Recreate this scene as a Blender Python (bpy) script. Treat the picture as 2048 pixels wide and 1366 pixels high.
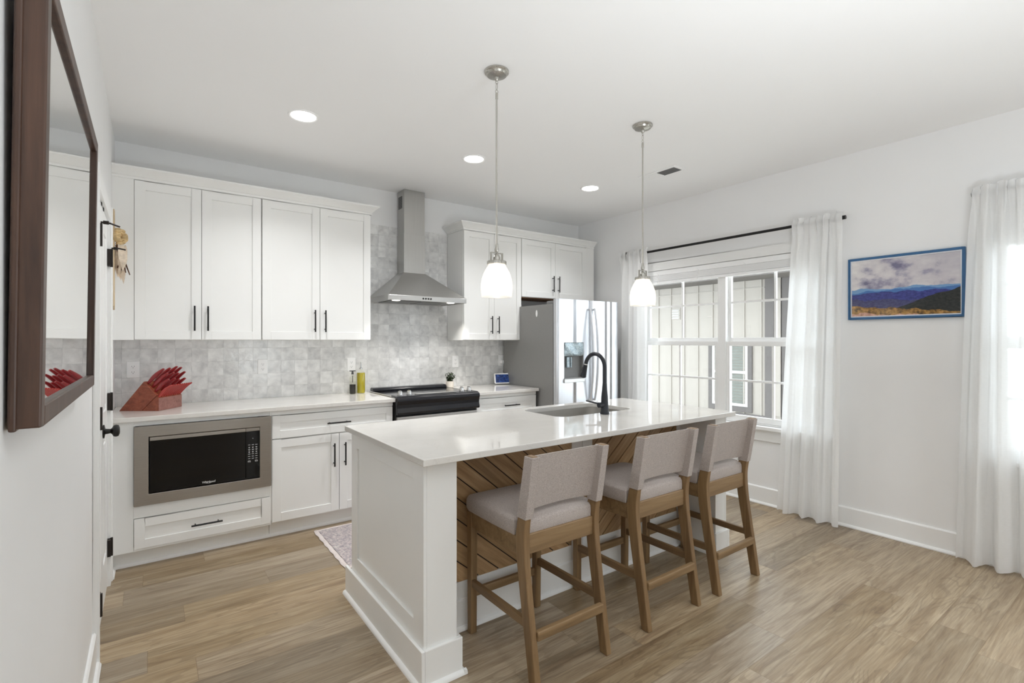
import bpy, bmesh, math, random
from mathutils import Vector, Matrix
for o in list(bpy.data.objects):
    bpy.data.objects.remove(o, do_unlink=True)
scene = bpy.context.scene
COL = scene.collection
PI = math.pi

# ------------------------------------------------------------------ camera
CAM_H, YAW, FPX = 1.37, math.radians(36.06), 994.5
cam_data = bpy.data.cameras.new('camera')
cam_data.sensor_fit = 'HORIZONTAL'
cam_data.sensor_width = 36.0
cam_data.lens = 36.0 * FPX / 2048.0
cam_data.shift_y = -2.0 / 2048.0
cam_data.clip_start = 0.02
cam = bpy.data.objects.new('camera', cam_data)
cam.location = (0, 0, CAM_H)
cam.rotation_euler = (PI / 2, 0, -YAW)
COL.objects.link(cam)
scene.camera = cam

# ------------------------------------------------------------------ daylight and exposure
world = bpy.data.worlds.new('sky')
scene.world = world
world.use_nodes = True
_bg = world.node_tree.nodes['Background']
_bg.inputs[0].default_value = (0.87, 0.94, 1.0, 1)
_bg.inputs[1].default_value = 2.7
scene.view_settings.view_transform = 'Standard'
scene.view_settings.look = 'None'
scene.view_settings.exposure = 0.82
scene.view_settings.gamma = 1.0
scene.view_settings.use_curve_mapping = False
try:
    scene.cycles.max_bounces = 14
    scene.cycles.diffuse_bounces = 8
    scene.cycles.glossy_bounces = 5
    scene.cycles.transmission_bounces = 8
    scene.cycles.transparent_max_bounces = 16
    scene.cycles.use_denoising = True
    scene.cycles.sample_clamp_indirect = 6.0
    scene.cycles.caustics_reflective = False
    scene.cycles.caustics_refractive = False
except Exception:
    pass
LAMP_POWER = 4.8        # each recessed ceiling light
PENDANT_POWER = 0.42
# fill light added behind the camera, no fixture: brightens the room off the ceiling
_ul = bpy.data.lights.new('added_uplight', 'AREA')
_ul.shape = 'DISK'; _ul.size = 0.7; _ul.energy = 26.0; _ul.color = (0.90, 0.955, 1.0); _ul.spread = math.radians(170)
_uo = bpy.data.objects.new('added_uplight', _ul)
_uo.location = (1.3, -0.25, 0.86)
_uo.rotation_euler = (PI, 0, 0)
COL.objects.link(_uo)
# bare fill lights added out of view overhead to brighten the near floor
for _x, _y in ((1.1, 0.45), (2.45, 0.30), (3.5, -0.5)):
    _dl = bpy.data.lights.new('added_downlight', 'AREA'); _dl.shape = 'DISK'; _dl.size = 0.13; _dl.energy = 1.7
    _dl.color = (0.97, 0.985, 1.0); _dl.spread = math.radians(95)
    _do = bpy.data.objects.new('added_downlight', _dl); _do.location = (_x, _y, 2.725); COL.objects.link(_do)

# ------------------------------------------------------------------ dimensions of the room
XL, XR, YB, YF, ZC = -0.195, 4.16, 4.36, -3.4, 2.74

# ------------------------------------------------------------------ materials
def lin(c):
    c = c / 255.0
    return c / 12.92 if c <= 0.04045 else ((c + 0.055) / 1.055) ** 2.4
def rgb(r, g, b):
    return (lin(r), lin(g), lin(b), 1.0)
class Nodes:
    def __init__(s, m):
        s.t = m.node_tree; s.n = s.t.nodes; s.l = s.t.links
        s.bsdf = s.n.get('Principled BSDF')
    def add(s, typ, **kw):
        nd = s.n.new(typ)
        for k, v in kw.items(): setattr(nd, k, v)
        return nd
    def link(s, a, b): s.l.new(a, b)
    def math(s, op, a, b=None, c=None):
        nd = s.n.new('ShaderNodeMath'); nd.operation = op
        for i, v in enumerate((a, b, c)):
            if v is None: continue
            if isinstance(v, (int, float)): nd.inputs[i].default_value = v
            else: s.l.new(v, nd.inputs[i])
        return nd.outputs[0]
    def mix(s, fac, a, b, blend='MIX'):
        nd = s.n.new('ShaderNodeMix'); nd.data_type = 'RGBA'; nd.blend_type = blend
        for i, v in ((0, fac), (6, a), (7, b)):
            if isinstance(v, (int, float)): nd.inputs[i].default_value = v
            elif isinstance(v, tuple): nd.inputs[i].default_value = v
            else: s.l.new(v, nd.inputs[i])
        return nd.outputs[2]
    def ramp(s, fac, stops):
        nd = s.n.new('ShaderNodeValToRGB')
        el = nd.color_ramp.elements
        while len(el) < len(stops): el.new(0.5)
        for e, (p, c) in zip(el, stops): e.position = p; e.color = c
        s.l.new(fac, nd.inputs[0]); return nd.outputs[0]
    def coords(s, scale=(1, 1, 1), loc=(0, 0, 0), rot=(0, 0, 0), which='Object'):
        tc = s.n.new('ShaderNodeTexCoord'); mp = s.n.new('ShaderNodeMapping')
        mp.inputs['Scale'].default_value = scale; mp.inputs['Location'].default_value = loc
        mp.inputs['Rotation'].default_value = rot
        s.l.new(tc.outputs[which], mp.inputs[0]); return mp.outputs[0]
    def noise(s, vec, scale=5, detail=2, rough=0.5, dist=0):
        nd = s.n.new('ShaderNodeTexNoise')
        nd.inputs['Scale'].default_value = scale; nd.inputs['Detail'].default_value = detail
        nd.inputs['Roughness'].default_value = rough; nd.inputs['Distortion'].default_value = dist
        s.l.new(vec, nd.inputs['Vector']); return nd.outputs['Fac']
    def bump(s, h, strength=0.2, dist=0.01):
        nd = s.n.new('ShaderNodeBump'); nd.inputs['Strength'].default_value = strength
        nd.inputs['Distance'].default_value = dist
        s.l.new(h, nd.inputs['Height']); s.l.new(nd.outputs[0], s.bsdf.inputs['Normal'])
    def set(s, **kw):
        for k, v in kw.items():
            i = s.bsdf.inputs[k.replace('_', ' ')]
            if isinstance(v, (int, float, tuple)): i.default_value = v
            else: s.l.new(v, i)
def material(name, color, rough=0.5, metal=0.0, **kw):
    m = bpy.data.materials.new(name); m.use_nodes = True
    n = Nodes(m); n.set(Base_Color=color, Roughness=rough, Metallic=metal)
    for k, v in kw.items(): n.set(**{k: v})
    return m, n
M = {}
def simple(key, color, rough=0.5, metal=0.0, grain=0.0, gscale=40, **kw):
    m, n = material(key, color, rough, metal, **kw)
    v = n.coords()
    f = n.noise(v, gscale, 3)
    a = tuple(max(0, c * (1 - grain)) for c in color[:3]) + (1,)
    b = tuple(min(1, c * (1 + grain)) for c in color[:3]) + (1,)
    n.set(Base_Color=n.ramp(f, [(0.3, a), (0.7, b)]))
    M[key] = m
    return m, n
simple('wall_paint', rgb(240, 240, 240), 0.6, grain=0.008, gscale=3)
simple('ceiling_paint', rgb(249, 249, 249), 0.7, grain=0.006, gscale=2)
simple('trim_paint', rgb(242, 242, 241), 0.35, grain=0.006, gscale=4)
simple('cabinet_paint', rgb(240, 240, 238), 0.38, grain=0.006, gscale=4)
simple('black_metal', rgb(30, 29, 29), 0.38, 0.4, grain=0.1)
simple('bronze', rgb(48, 42, 39), 0.4, 0.6, grain=0.15)
simple('black_gloss', rgb(13, 13, 15), 0.12, grain=0.05)
simple('black_enamel', rgb(20, 21, 27), 0.22, grain=0.05)
simple('dark_glass', rgb(10, 10, 11), 0.06, grain=0.05, Specular_IOR_Level=0.35)
simple('matte_navy_black', rgb(30, 33, 41), 0.42, 0.1, grain=0.06)
simple('chrome', rgb(205, 205, 205), 0.15, 1.0, grain=0.02)
simple('plastic_white', rgb(250, 250, 250), 0.35, grain=0.005)
simple('plastic_grey', rgb(128, 128, 128), 0.5, grain=0.03)
simple('slot_dark', rgb(70, 70, 70), 0.6, grain=0.03)
simple('red_handle', rgb(142, 26, 32), 0.3, grain=0.06, gscale=30, Coat_Weight=0.4)
simple('steak_handle', rgb(180, 54, 48), 0.3, grain=0.06, gscale=30, Coat_Weight=0.4)
simple('pot_ceramic', rgb(232, 224, 212), 0.6, grain=0.03, gscale=60)
simple('leaf', rgb(62, 78, 46), 0.5, grain=0.5, gscale=90)
simple('soil', rgb(60, 45, 35), 0.9, grain=0.3, gscale=90)
simple('oil', rgb(164, 150, 26), 0.08, grain=0.06, gscale=20, Coat_Weight=0.5)
simple('soy', rgb(18, 14, 10), 0.1, grain=0.1)
simple('blue_frame', rgb(52, 100, 144), 0.35, grain=0.08, gscale=30)
simple('liner_white', rgb(225, 226, 230), 0.4, grain=0.01)
simple('ext_dark', rgb(108, 104, 102), 0.8, grain=0.06, gscale=25)
simple('ext_soffit', rgb(104, 100, 96), 0.8, grain=0.04, gscale=12)
simple('ext_cream', rgb(172, 166, 158), 0.7, grain=0.02, gscale=6)
simple('ext_white', rgb(205, 203, 199), 0.6, grain=0.01)
simple('ext_blind', rgb(122, 126, 120), 0.6, grain=0.08, gscale=8)
simple('ext_ground', rgb(190, 186, 178), 0.9, grain=0.1, gscale=3)
simple('dried_cream', rgb(205, 178, 132), 0.8, grain=0.3, gscale=45)
simple('dried_pale', rgb(226, 210, 190), 0.8, grain=0.12, gscale=60)
simple('dried_dark', rgb(84, 52, 32), 0.8, grain=0.3, gscale=60)
simple('rubber_seal', rgb(45, 44, 43), 0.7, grain=0.05)
simple('print_white', rgb(215, 215, 215), 0.5, grain=0.01)
simple('hood_filter', rgb(120, 120, 118), 0.4, 0.8, grain=0.1, gscale=120)
simple('fridge_side', rgb(142, 141, 139), 0.45, 0.35, grain=0.02, gscale=60)
simple('logo_burn', rgb(120, 84, 74), 0.6, grain=0.05)

def emit(key, color, strength):
    m, n = material(key, color, 0.5)
    n.set(Emission_Color=color, Emission_Strength=strength)
    M[key] = m
emit('lamp_disc', (1, 0.97, 0.92, 1), 6.0)
emit('bulb_glow', (1, 0.93, 0.82, 1), 5.0)
emit('hood_bulb', (1, 0.97, 0.9, 1), 4.0)

def steel(key, col, rough, axis):
    m, n = material(key, col, rough, 0.9)
    sc = [120, 120, 120]; sc[axis] = 1.2
    v = n.coords(tuple(sc))
    f = n.noise(v, 3.0, 4, 0.6)
    a = tuple(c * 0.93 for c in col[:3]) + (1,); b = tuple(min(1, c * 1.06) for c in col[:3]) + (1,)
    n.set(Base_Color=n.ramp(f, [(0.3, a), (0.7, b)]))
    n.set(Roughness=n.math('ADD', n.math('MULTIPLY', f, 0.12), rough - 0.06))
    n.bump(f, 0.015, 0.001)
    M[key] = m
steel('steel_x', rgb(200, 199, 197), 0.30, 0)
steel('steel_z', rgb(222, 224, 228), 0.34, 2)
steel('steel_hood', rgb(188, 187, 184), 0.32, 2)
steel('steel_mw', rgb(160, 153, 145), 0.36, 0)
simple('steel_sink', rgb(196, 193, 188), 0.42, 0.85, grain=0.03, gscale=20)
steel('nickel', rgb(186, 183, 176), 0.28, 2)

def wood(key, dark, mid, light, axis=0, scale=1.0, rough=0.45, bump=0.06):
    m, n = material(key, mid, rough)
    sc = [26 * scale, 26 * scale, 26 * scale]; sc[axis] = 1.8 * scale
    v = n.coords(tuple(sc))
    f1 = n.noise(v, 1.0, 5, 0.6, 0.6)
    sc2 = [150 * scale] * 3; sc2[axis] = 4 * scale
    f2 = n.noise(n.coords(tuple(sc2)), 1.0, 3, 0.6)
    c = n.ramp(f1, [(0.28, dark), (0.5, mid), (0.74, light)])
    c2 = n.mix(n.math('MULTIPLY', f2, 0.45), c, dark)
    n.set(Base_Color=c2)
    n.bump(f2, bump, 0.003)
    M[key] = m
wood('mirror_wood', rgb(52, 34, 25), rgb(78, 54, 41), rgb(102, 73, 56), 2, 1.0, 0.4)
wood('stool_wood', rgb(108, 83, 55), rgb(136, 108, 74), rgb(154, 127, 92), 2, 1.0, 0.5)
wood('stool_wood_x', rgb(112, 88, 60), rgb(142, 115, 81), rgb(162, 136, 102), 0, 1.0, 0.5)
wood('stool_wood_y', rgb(104, 80, 53), rgb(130, 103, 71), rgb(148, 121, 88), 1, 1.0, 0.5)
wood('block_wood', rgb(112, 52, 34), rgb(144, 74, 50), rgb(168, 96, 68), 0, 1.6, 0.4)
wood('block_front_sheen', rgb(130, 84, 74), rgb(152, 106, 96), rgb(170, 124, 114), 0, 1.6, 0.45)  # block wood with the greyish reflection on its front painted into the colour
wood('slat_wood', rgb(190, 165, 130), rgb(216, 196, 165), rgb(232, 216, 192), 2, 2.0, 0.7)
wood('raw_wood', rgb(120, 84, 56), rgb(146, 106, 74), rgb(160, 120, 86), 0, 1.0, 0.7)

def plank_wood(key, ang, dark, mid, light, rough=0.42):
    m, n = material(key, mid, rough)
    geo = n.add('ShaderNodeTexCoord')
    mp = n.add('ShaderNodeMapping'); mp.inputs['Rotation'].default_value = (0, ang, 0)
    n.link(geo.outputs['Object'], mp.inputs[0])
    oi = n.add('ShaderNodeNewGeometry')
    sx = n.add('ShaderNodeVectorMath', operation='MULTIPLY'); sx.inputs[1].default_value = (2.2, 30, 30)
    n.link(mp.outputs[0], sx.inputs[0])
    ad = n.add('ShaderNodeVectorMath', operation='ADD')
    n.link(sx.outputs[0], ad.inputs[0])
    rnd = n.math('MULTIPLY', oi.outputs['Random Per Island'], 40.0)
    cb = n.add('ShaderNodeCombineXYZ'); n.link(rnd, cb.inputs[0]); n.link(rnd, cb.inputs[2])
    n.link(cb.outputs[0], ad.inputs[1])
    f = n.noise(ad.outputs[0], 1.0, 5, 0.6, 0.8)
    c = n.ramp(f, [(0.25, dark), (0.5, mid), (0.75, light)])
    hs = n.add('ShaderNodeHueSaturation')
    n.link(c, hs.inputs['Color'])
    n.link(n.math('ADD', n.math('MULTIPLY', oi.outputs['Random Per Island'], 0.25), 0.87), hs.inputs['Value'])
    n.set(Base_Color=hs.outputs[0])
    M[key] = m
plank_wood('chevron_left', math.radians(-40), rgb(140, 110, 76), rgb(174, 141, 103), rgb(196, 165, 127))
plank_wood('chevron_right', math.radians(40), rgb(140, 110, 76), rgb(174, 141, 103), rgb(196, 165, 127))
simple('groove', rgb(52, 38, 28), 0.8, grain=0.1)

# floor: vinyl oak planks running along X
def fl(r, g, b):
    c = rgb(r, g, b); return (c[0] * 0.745, c[1] * 0.845, c[2] * 0.90, 1)
def floor_material():
    m, n = material('floor_planks', rgb(180, 145, 105), 0.36)
    tc = n.add('ShaderNodeTexCoord'); sp = n.add('ShaderNodeSeparateXYZ')
    n.link(tc.outputs['Object'], sp.inputs[0])
    W, L = 0.18, 1.22
    y = n.math('DIVIDE', n.math('ADD', sp.outputs[1], 10.06), W)
    row = n.math('FLOOR', y); fy = n.math('FRACT', y)
    wn = n.add('ShaderNodeTexWhiteNoise', noise_dimensions='1D'); n.link(row, wn.inputs['W'])
    x = n.math('ADD', n.math('DIVIDE', n.math('ADD', sp.outputs[0], 10), L), n.math('MULTIPLY', wn.outputs[0], 7.31))
    colm = n.math('FLOOR', x); fx = n.math('FRACT', x)
    cb = n.add('ShaderNodeCombineXYZ'); n.link(row, cb.inputs[0]); n.link(colm, cb.inputs[1])
    w2 = n.add('ShaderNodeTexWhiteNoise', noise_dimensions='2D'); n.link(cb.outputs[0], w2.inputs['Vector'])
    r = w2.outputs[0]
    g = n.add('ShaderNodeCombineXYZ')
    n.link(n.math('ADD', n.math('MULTIPLY', sp.outputs[0], 1.5), n.math('MULTIPLY', r, 60)), g.inputs[0])
    n.link(n.math('MULTIPLY', sp.outputs[1], 17.0), g.inputs[1])
    n.link(n.math('MULTIPLY', r, 17.0), g.inputs[2])
    f1 = n.noise(g.outputs[0], 1.0, 6, 0.62, 0.9)
    g2 = n.add('ShaderNodeCombineXYZ')
    n.link(n.math('ADD', n.math('MULTIPLY', sp.outputs[0], 5), n.math('MULTIPLY', r, 90)), g2.inputs[0])
    n.link(n.math('MULTIPLY', sp.outputs[1], 120.0), g2.inputs[1])
    f2 = n.noise(g2.outputs[0], 1.0, 4, 0.65)
    g3 = n.add('ShaderNodeCombineXYZ')
    n.link(n.math('ADD', n.math('MULTIPLY', sp.outputs[0], 1.1), n.math('MULTIPLY', r, 33)), g3.inputs[0])
    n.link(n.math('ADD', n.math('MULTIPLY', sp.outputs[1], 7.0), n.math('MULTIPLY', r, 21)), g3.inputs[1])
    f3 = n.noise(g3.outputs[0], 1.0, 2, 0.5, 0.4)
    ringy = n.math('FRACT', n.math('MULTIPLY', f3, 14.0))
    figure = n.math('MULTIPLY', n.math('GREATER_THAN', ringy, 0.72), n.math('GREATER_THAN', n.noise(n.coords((0.9, 3.0, 1), loc=(4, 2, 0)), 1.0, 2), 0.5))
    c = n.ramp(f1, [(0.26, fl(138, 104, 72)), (0.42, fl(180, 146, 108)), (0.58, fl(202, 169, 131)), (0.76, fl(218, 187, 150))])
    c = n.mix(n.ramp(f2, [(0.40, (0.08, 0.08, 0.08, 1)), (0.70, (0.52, 0.52, 0.52, 1))]), c, fl(116, 86, 60))
    c = n.mix(n.math('MULTIPLY', figure, 0.22), c, fl(104, 76, 52))
    big = n.noise(n.coords((0.5, 0.5, 0.5)), 1.0, 1)
    hs = n.add('ShaderNodeHueSaturation'); n.link(c, hs.inputs['Color'])
    n.link(n.math('ADD', n.math('MULTIPLY', r, 0.34), 0.80), hs.inputs['Value'])
    w3 = n.add('ShaderNodeTexWhiteNoise', noise_dimensions='2D')
    va = n.add('ShaderNodeVectorMath', operation='ADD'); va.inputs[1].default_value = (31.7, 11.3, 0)
    n.link(cb.outputs[0], va.inputs[0]); n.link(va.outputs[0], w3.inputs['Vector'])
    n.link(n.math('ADD', n.math('MULTIPLY', w3.outputs[0], 0.25), 0.75), hs.inputs['Saturation'])
    ey = n.math('MINIMUM', fy, n.math('SUBTRACT', 1.0, fy))
    ex = n.math('MULTIPLY', n.math('MINIMUM', fx, n.math('SUBTRACT', 1.0, fx)), L / W)
    seam = n.math('LESS_THAN', n.math('MINIMUM', ex, ey), 0.007)
    n.set(Base_Color=n.mix(n.math('MULTIPLY', seam, 0.45), hs.outputs[0], fl(120, 88, 60)))
    n.set(Roughness=n.math('ADD', n.math('MULTIPLY', f2, 0.12), 0.30))
    n.bump(n.math('SUBTRACT', f2, n.math('MULTIPLY', seam, 1.0)), 0.06, 0.003)
    M['floor'] = m
floor_material()

# handmade square tile
def tile_material():
    m, n = material('zellige', rgb(215, 215, 214), 0.16)
    tc = n.add('ShaderNodeTexCoord'); sp = n.add('ShaderNodeSeparateXYZ')
    n.link(tc.outputs['Object'], sp.inputs[0])
    T = 0.1016
    wob = n.noise(n.coords((9, 9, 9)), 1.0, 1)
    wv = n.math('MULTIPLY', n.math('SUBTRACT', wob, 0.5), 0.05)
    x = n.math('ADD', n.math('DIVIDE', n.math('ADD', sp.outputs[0], 10 * T + 0.056), T), wv)
    z = n.math('ADD', n.math('DIVIDE', n.math('SUBTRACT', sp.outputs[2], 1.312 - 12 * T), T), wv)
    ix, iz = n.math('FLOOR', x), n.math('FLOOR', z)
    fx, fz = n.math('FRACT', x), n.math('FRACT', z)
    cb = n.add('ShaderNodeCombineXYZ'); n.link(ix, cb.inputs[0]); n.link(iz, cb.inputs[1])
    w = n.add('ShaderNodeTexWhiteNoise', noise_dimensions='2D'); n.link(cb.outputs[0], w.inputs['Vector'])
    g = n.add('ShaderNodeCombineXYZ')
    n.link(n.math('ADD', n.math('MULTIPLY', sp.outputs[0], 1.0), n.math('MULTIPLY', w.outputs[0], 31)), g.inputs[0])
    n.link(sp.outputs[2], g.inputs[1]); n.link(n.math('MULTIPLY', w.outputs[0], 13), g.inputs[2])
    cl = n.noise(g.outputs[0], 13.0, 4, 0.55, 0.3)
    c = n.ramp(cl, [(0.28, rgb(204, 204, 204)), (0.5, rgb(229, 229, 228)), (0.72, rgb(245, 245, 244))])
    hs = n.add('ShaderNodeHueSaturation'); n.link(c, hs.inputs['Color'])
    n.link(n.math('ADD', n.math('MULTIPLY', w.outputs[0], 0.13), 0.93), hs.inputs['Value'])
    e = n.math('MINIMUM', n.math('MINIMUM', fx, n.math('SUBTRACT', 1.0, fx)), n.math('MINIMUM', fz, n.math('SUBTRACT', 1.0, fz)))
    jn = n.noise(n.coords((60, 60, 60)), 1.0, 2)
    gl = n.math('LESS_THAN', e, n.math('MULTIPLY', jn, 0.022))
    tone = n.noise(n.coords((14, 14, 14), loc=(3, 1, 2)), 1.0, 2)
    gc = n.ramp(tone, [(0.4, rgb(176, 176, 176)), (0.6, rgb(226, 226, 224))])
    n.set(Base_Color=n.mix(n.math('MULTIPLY', gl, 0.75), hs.outputs[0], gc))
    n.set(Roughness=n.math('ADD', n.math('MULTIPLY', gl, 0.5), 0.13))
    dx = n.math('SUBTRACT', fx, 0.5)
    dz = n.math('SUBTRACT', fz, 0.5)
    w2 = n.add('ShaderNodeTexWhiteNoise', noise_dimensions='3D'); n.link(cb.outputs[0], w2.inputs['Vector'])
    sc = n.add('ShaderNodeSeparateColor'); n.link(w2.outputs['Color'], sc.inputs[0])
    tilt = n.math('ADD', n.math('MULTIPLY', dx, n.math('SUBTRACT', sc.outputs[0], 0.5)), n.math('MULTIPLY', dz, n.math('SUBTRACT', sc.outputs[1], 0.5)))
    h = n.math('ADD', n.math('MULTIPLY', n.noise(g.outputs[0], 34.0, 2), 0.5), n.math('MULTIPLY', tilt, 0.8))
    h = n.math('SUBTRACT', h, n.math('MULTIPLY', gl, 0.25))
    n.bump(h, 0.45, 0.006)
    M['tile'] = m
tile_material()

def quartz():
    m, n = material('quartz', rgb(236, 234, 230), 0.045, 0.0, Specular_IOR_Level=0.75)
    v = n.coords((1.1, 1.6, 1.1))
    f = n.noise(v, 1.6, 6, 0.6, 1.4)
    vein = n.math('LESS_THAN', n.math('ABSOLUTE', n.math('SUBTRACT', f, 0.5)), 0.004)
    cloud = n.noise(v, 3.0, 3)
    c = n.ramp(cloud, [(0.3, rgb(219, 216, 211)), (0.7, rgb(227, 224, 219))])
    n.set(Base_Color=n.mix(n.math('MULTIPLY', vein, 0.35), c, rgb(206, 202, 197)))
    M['quartz'] = m
quartz()

def fabric(key, a, b, scale=900, rough=0.9):
    m, n = material(key, a, rough)
    f = n.noise(n.coords(), scale, 2, 0.7)
    g = n.noise(n.coords(), 60, 3, 0.6)
    c = n.ramp(f, [(0.3, b), (0.65, a)])
    n.set(Base_Color=n.mix(n.math('MULTIPLY', g, 0.25), c, b))
    n.set(Sheen_Weight=0.15)
    n.bump(f, 0.25, 0.001)
    M[key] = m
fabric('stool_fabric', rgb(200, 190, 184), rgb(140, 130, 124), 420)

def sheer(key):
    m = bpy.data.materials.new(key); m.use_nodes = True
    n = Nodes(m); nt = n.n; nt.remove(n.bsdf)
    out = nt['Material Output']
    weave = n.noise(n.coords((30, 30, 420)), 1.0, 2)
    c = n.ramp(weave, [(0.3, rgb(246, 246, 245)), (0.7, rgb(254, 254, 254))])
    d = n.add('ShaderNodeBsdfDiffuse'); tr = n.add('ShaderNodeBsdfTranslucent'); tp = n.add('ShaderNodeBsdfTransparent')
    n.link(c, d.inputs[0]); n.link(c, tr.inputs[0])
    m1 = n.add('ShaderNodeMixShader'); m1.inputs[0].default_value = 0.31
    n.link(d.outputs[0], m1.inputs[1]); n.link(tr.outputs[0], m1.inputs[2])
    m2 = n.add('ShaderNodeMixShader')
    n.link(n.math('ADD', n.math('MULTIPLY', weave, 0.10), 0.05), m2.inputs[0])
    n.link(m1.outputs[0], m2.inputs[1]); n.link(tp.outputs[0], m2.inputs[2])
    n.link(m2.outputs[0], out.inputs[0])
    M[key] = m
sheer('sheer_linen')

def clear_glass(key, tint=(1, 1, 1, 1), refl=1.0):
    m = bpy.data.materials.new(key); m.use_nodes = True
    n = Nodes(m); n.n.remove(n.bsdf); out = n.n['Material Output']
    tp = n.add('ShaderNodeBsdfTransparent'); tp.inputs[0].default_value = tint
    gl = n.add('ShaderNodeBsdfGlossy'); gl.inputs['Roughness'].default_value = 0.02
    fr = n.add('ShaderNodeFresnel'); fr.inputs[0].default_value = 1.45
    geo = n.add('ShaderNodeNewGeometry')   # only the entry face reflects
    mx = n.add('ShaderNodeMixShader'); n.link(n.math('MULTIPLY', n.math('MULTIPLY', fr.outputs[0], refl), n.math('SUBTRACT', 1.0, geo.outputs['Backfacing'])), mx.inputs[0])
    n.link(tp.outputs[0], mx.inputs[1]); n.link(gl.outputs[0], mx.inputs[2]); n.link(mx.outputs[0], out.inputs[0])
    M[key] = m
clear_glass('window_glass', (0.97, 0.98, 0.98, 1))
clear_glass('bottle_glass', (0.98, 0.985, 0.95, 1), 0.5)

def frosted():
    m = bpy.data.materials.new('frosted_glass'); m.use_nodes = True
    n = Nodes(m); n.n.remove(n.bsdf); out = n.n['Material Output']
    d = n.add('ShaderNodeBsdfDiffuse'); d.inputs[0].default_value = (0.80, 0.79, 0.77, 1)
    tr = n.add('ShaderNodeBsdfTranslucent'); tr.inputs[0].default_value = (0.85, 0.83, 0.80, 1)
    tp = n.add('ShaderNodeBsdfTransparent')
    gl = n.add('ShaderNodeBsdfGlossy'); gl.inputs['Roughness'].default_value = 0.12
    m1 = n.add('ShaderNodeMixShader'); m1.inputs[0].default_value = 0.7
    n.link(d.outputs[0], m1.inputs[1]); n.link(tr.outputs[0], m1.inputs[2])
    m2 = n.add('ShaderNodeMixShader'); m2.inputs[0].default_value = 0.42
    n.link(m1.outputs[0], m2.inputs[1]); n.link(tp.outputs[0], m2.inputs[2])
    m3 = n.add('ShaderNodeMixShader'); m3.inputs[0].default_value = 0.06
    n.link(m2.outputs[0], m3.inputs[1]); n.link(gl.outputs[0], m3.inputs[2])
    n.link(m3.outputs[0], out.inputs[0])
    M['frosted_glass'] = m
frosted()

m_, n_ = material('mirror_glass', rgb(244, 245, 244), 0.015, 1.0); M['mirror_glass'] = m_

def rug_mat():
    m, n = material('rug_weave', rgb(190, 180, 178), 0.95)
    v = n.coords()
    a = n.noise(v, 22, 5, 0.7, 1.5); b = n.noise(v, 80, 4, 0.7)
    c = n.ramp(a, [(0.35, rgb(146, 138, 142)), (0.5, rgb(198, 184, 182)), (0.65, rgb(212, 204, 196))])
    c = n.mix(n.ramp(b, [(0.4, (0.7, 0.7, 0.7, 1)), (0.6, (0, 0, 0, 1))]), c, rgb(140, 138, 145))
    n.set(Base_Color=c); n.bump(b, 0.3, 0.004)
    M['rug'] = m
rug_mat()
simple('rug_edge', rgb(218, 208, 204), 0.95, grain=0.08, gscale=80)

def film():
    m, n = material('wrinkled_film', rgb(178, 194, 202), 0.12, 0.3)
    f = n.noise(n.coords((1, 1, 1)), 45, 4, 0.6, 1.0)
    n.set(Base_Color=n.ramp(f, [(0.35, rgb(140, 156, 164)), (0.6, rgb(186, 200, 206))]))
    n.bump(f, 0.6, 0.01)
    M['film'] = m
film()

def screen_mat():
    m, n = material('display_screen', rgb(20, 45, 95), 0.1)
    f = n.noise(n.coords((40, 40, 110)), 1.0, 3, 0.6)
    c = n.ramp(f, [(0.35, rgb(8, 16, 44)), (0.55, rgb(24, 62, 128)), (0.72, rgb(80, 120, 190))])
    n.set(Base_Color=(0.01, 0.01, 0.02, 1)); n.set(Emission_Color=c, Emission_Strength=0.35)
    M['screen'] = m
screen_mat()

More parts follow.
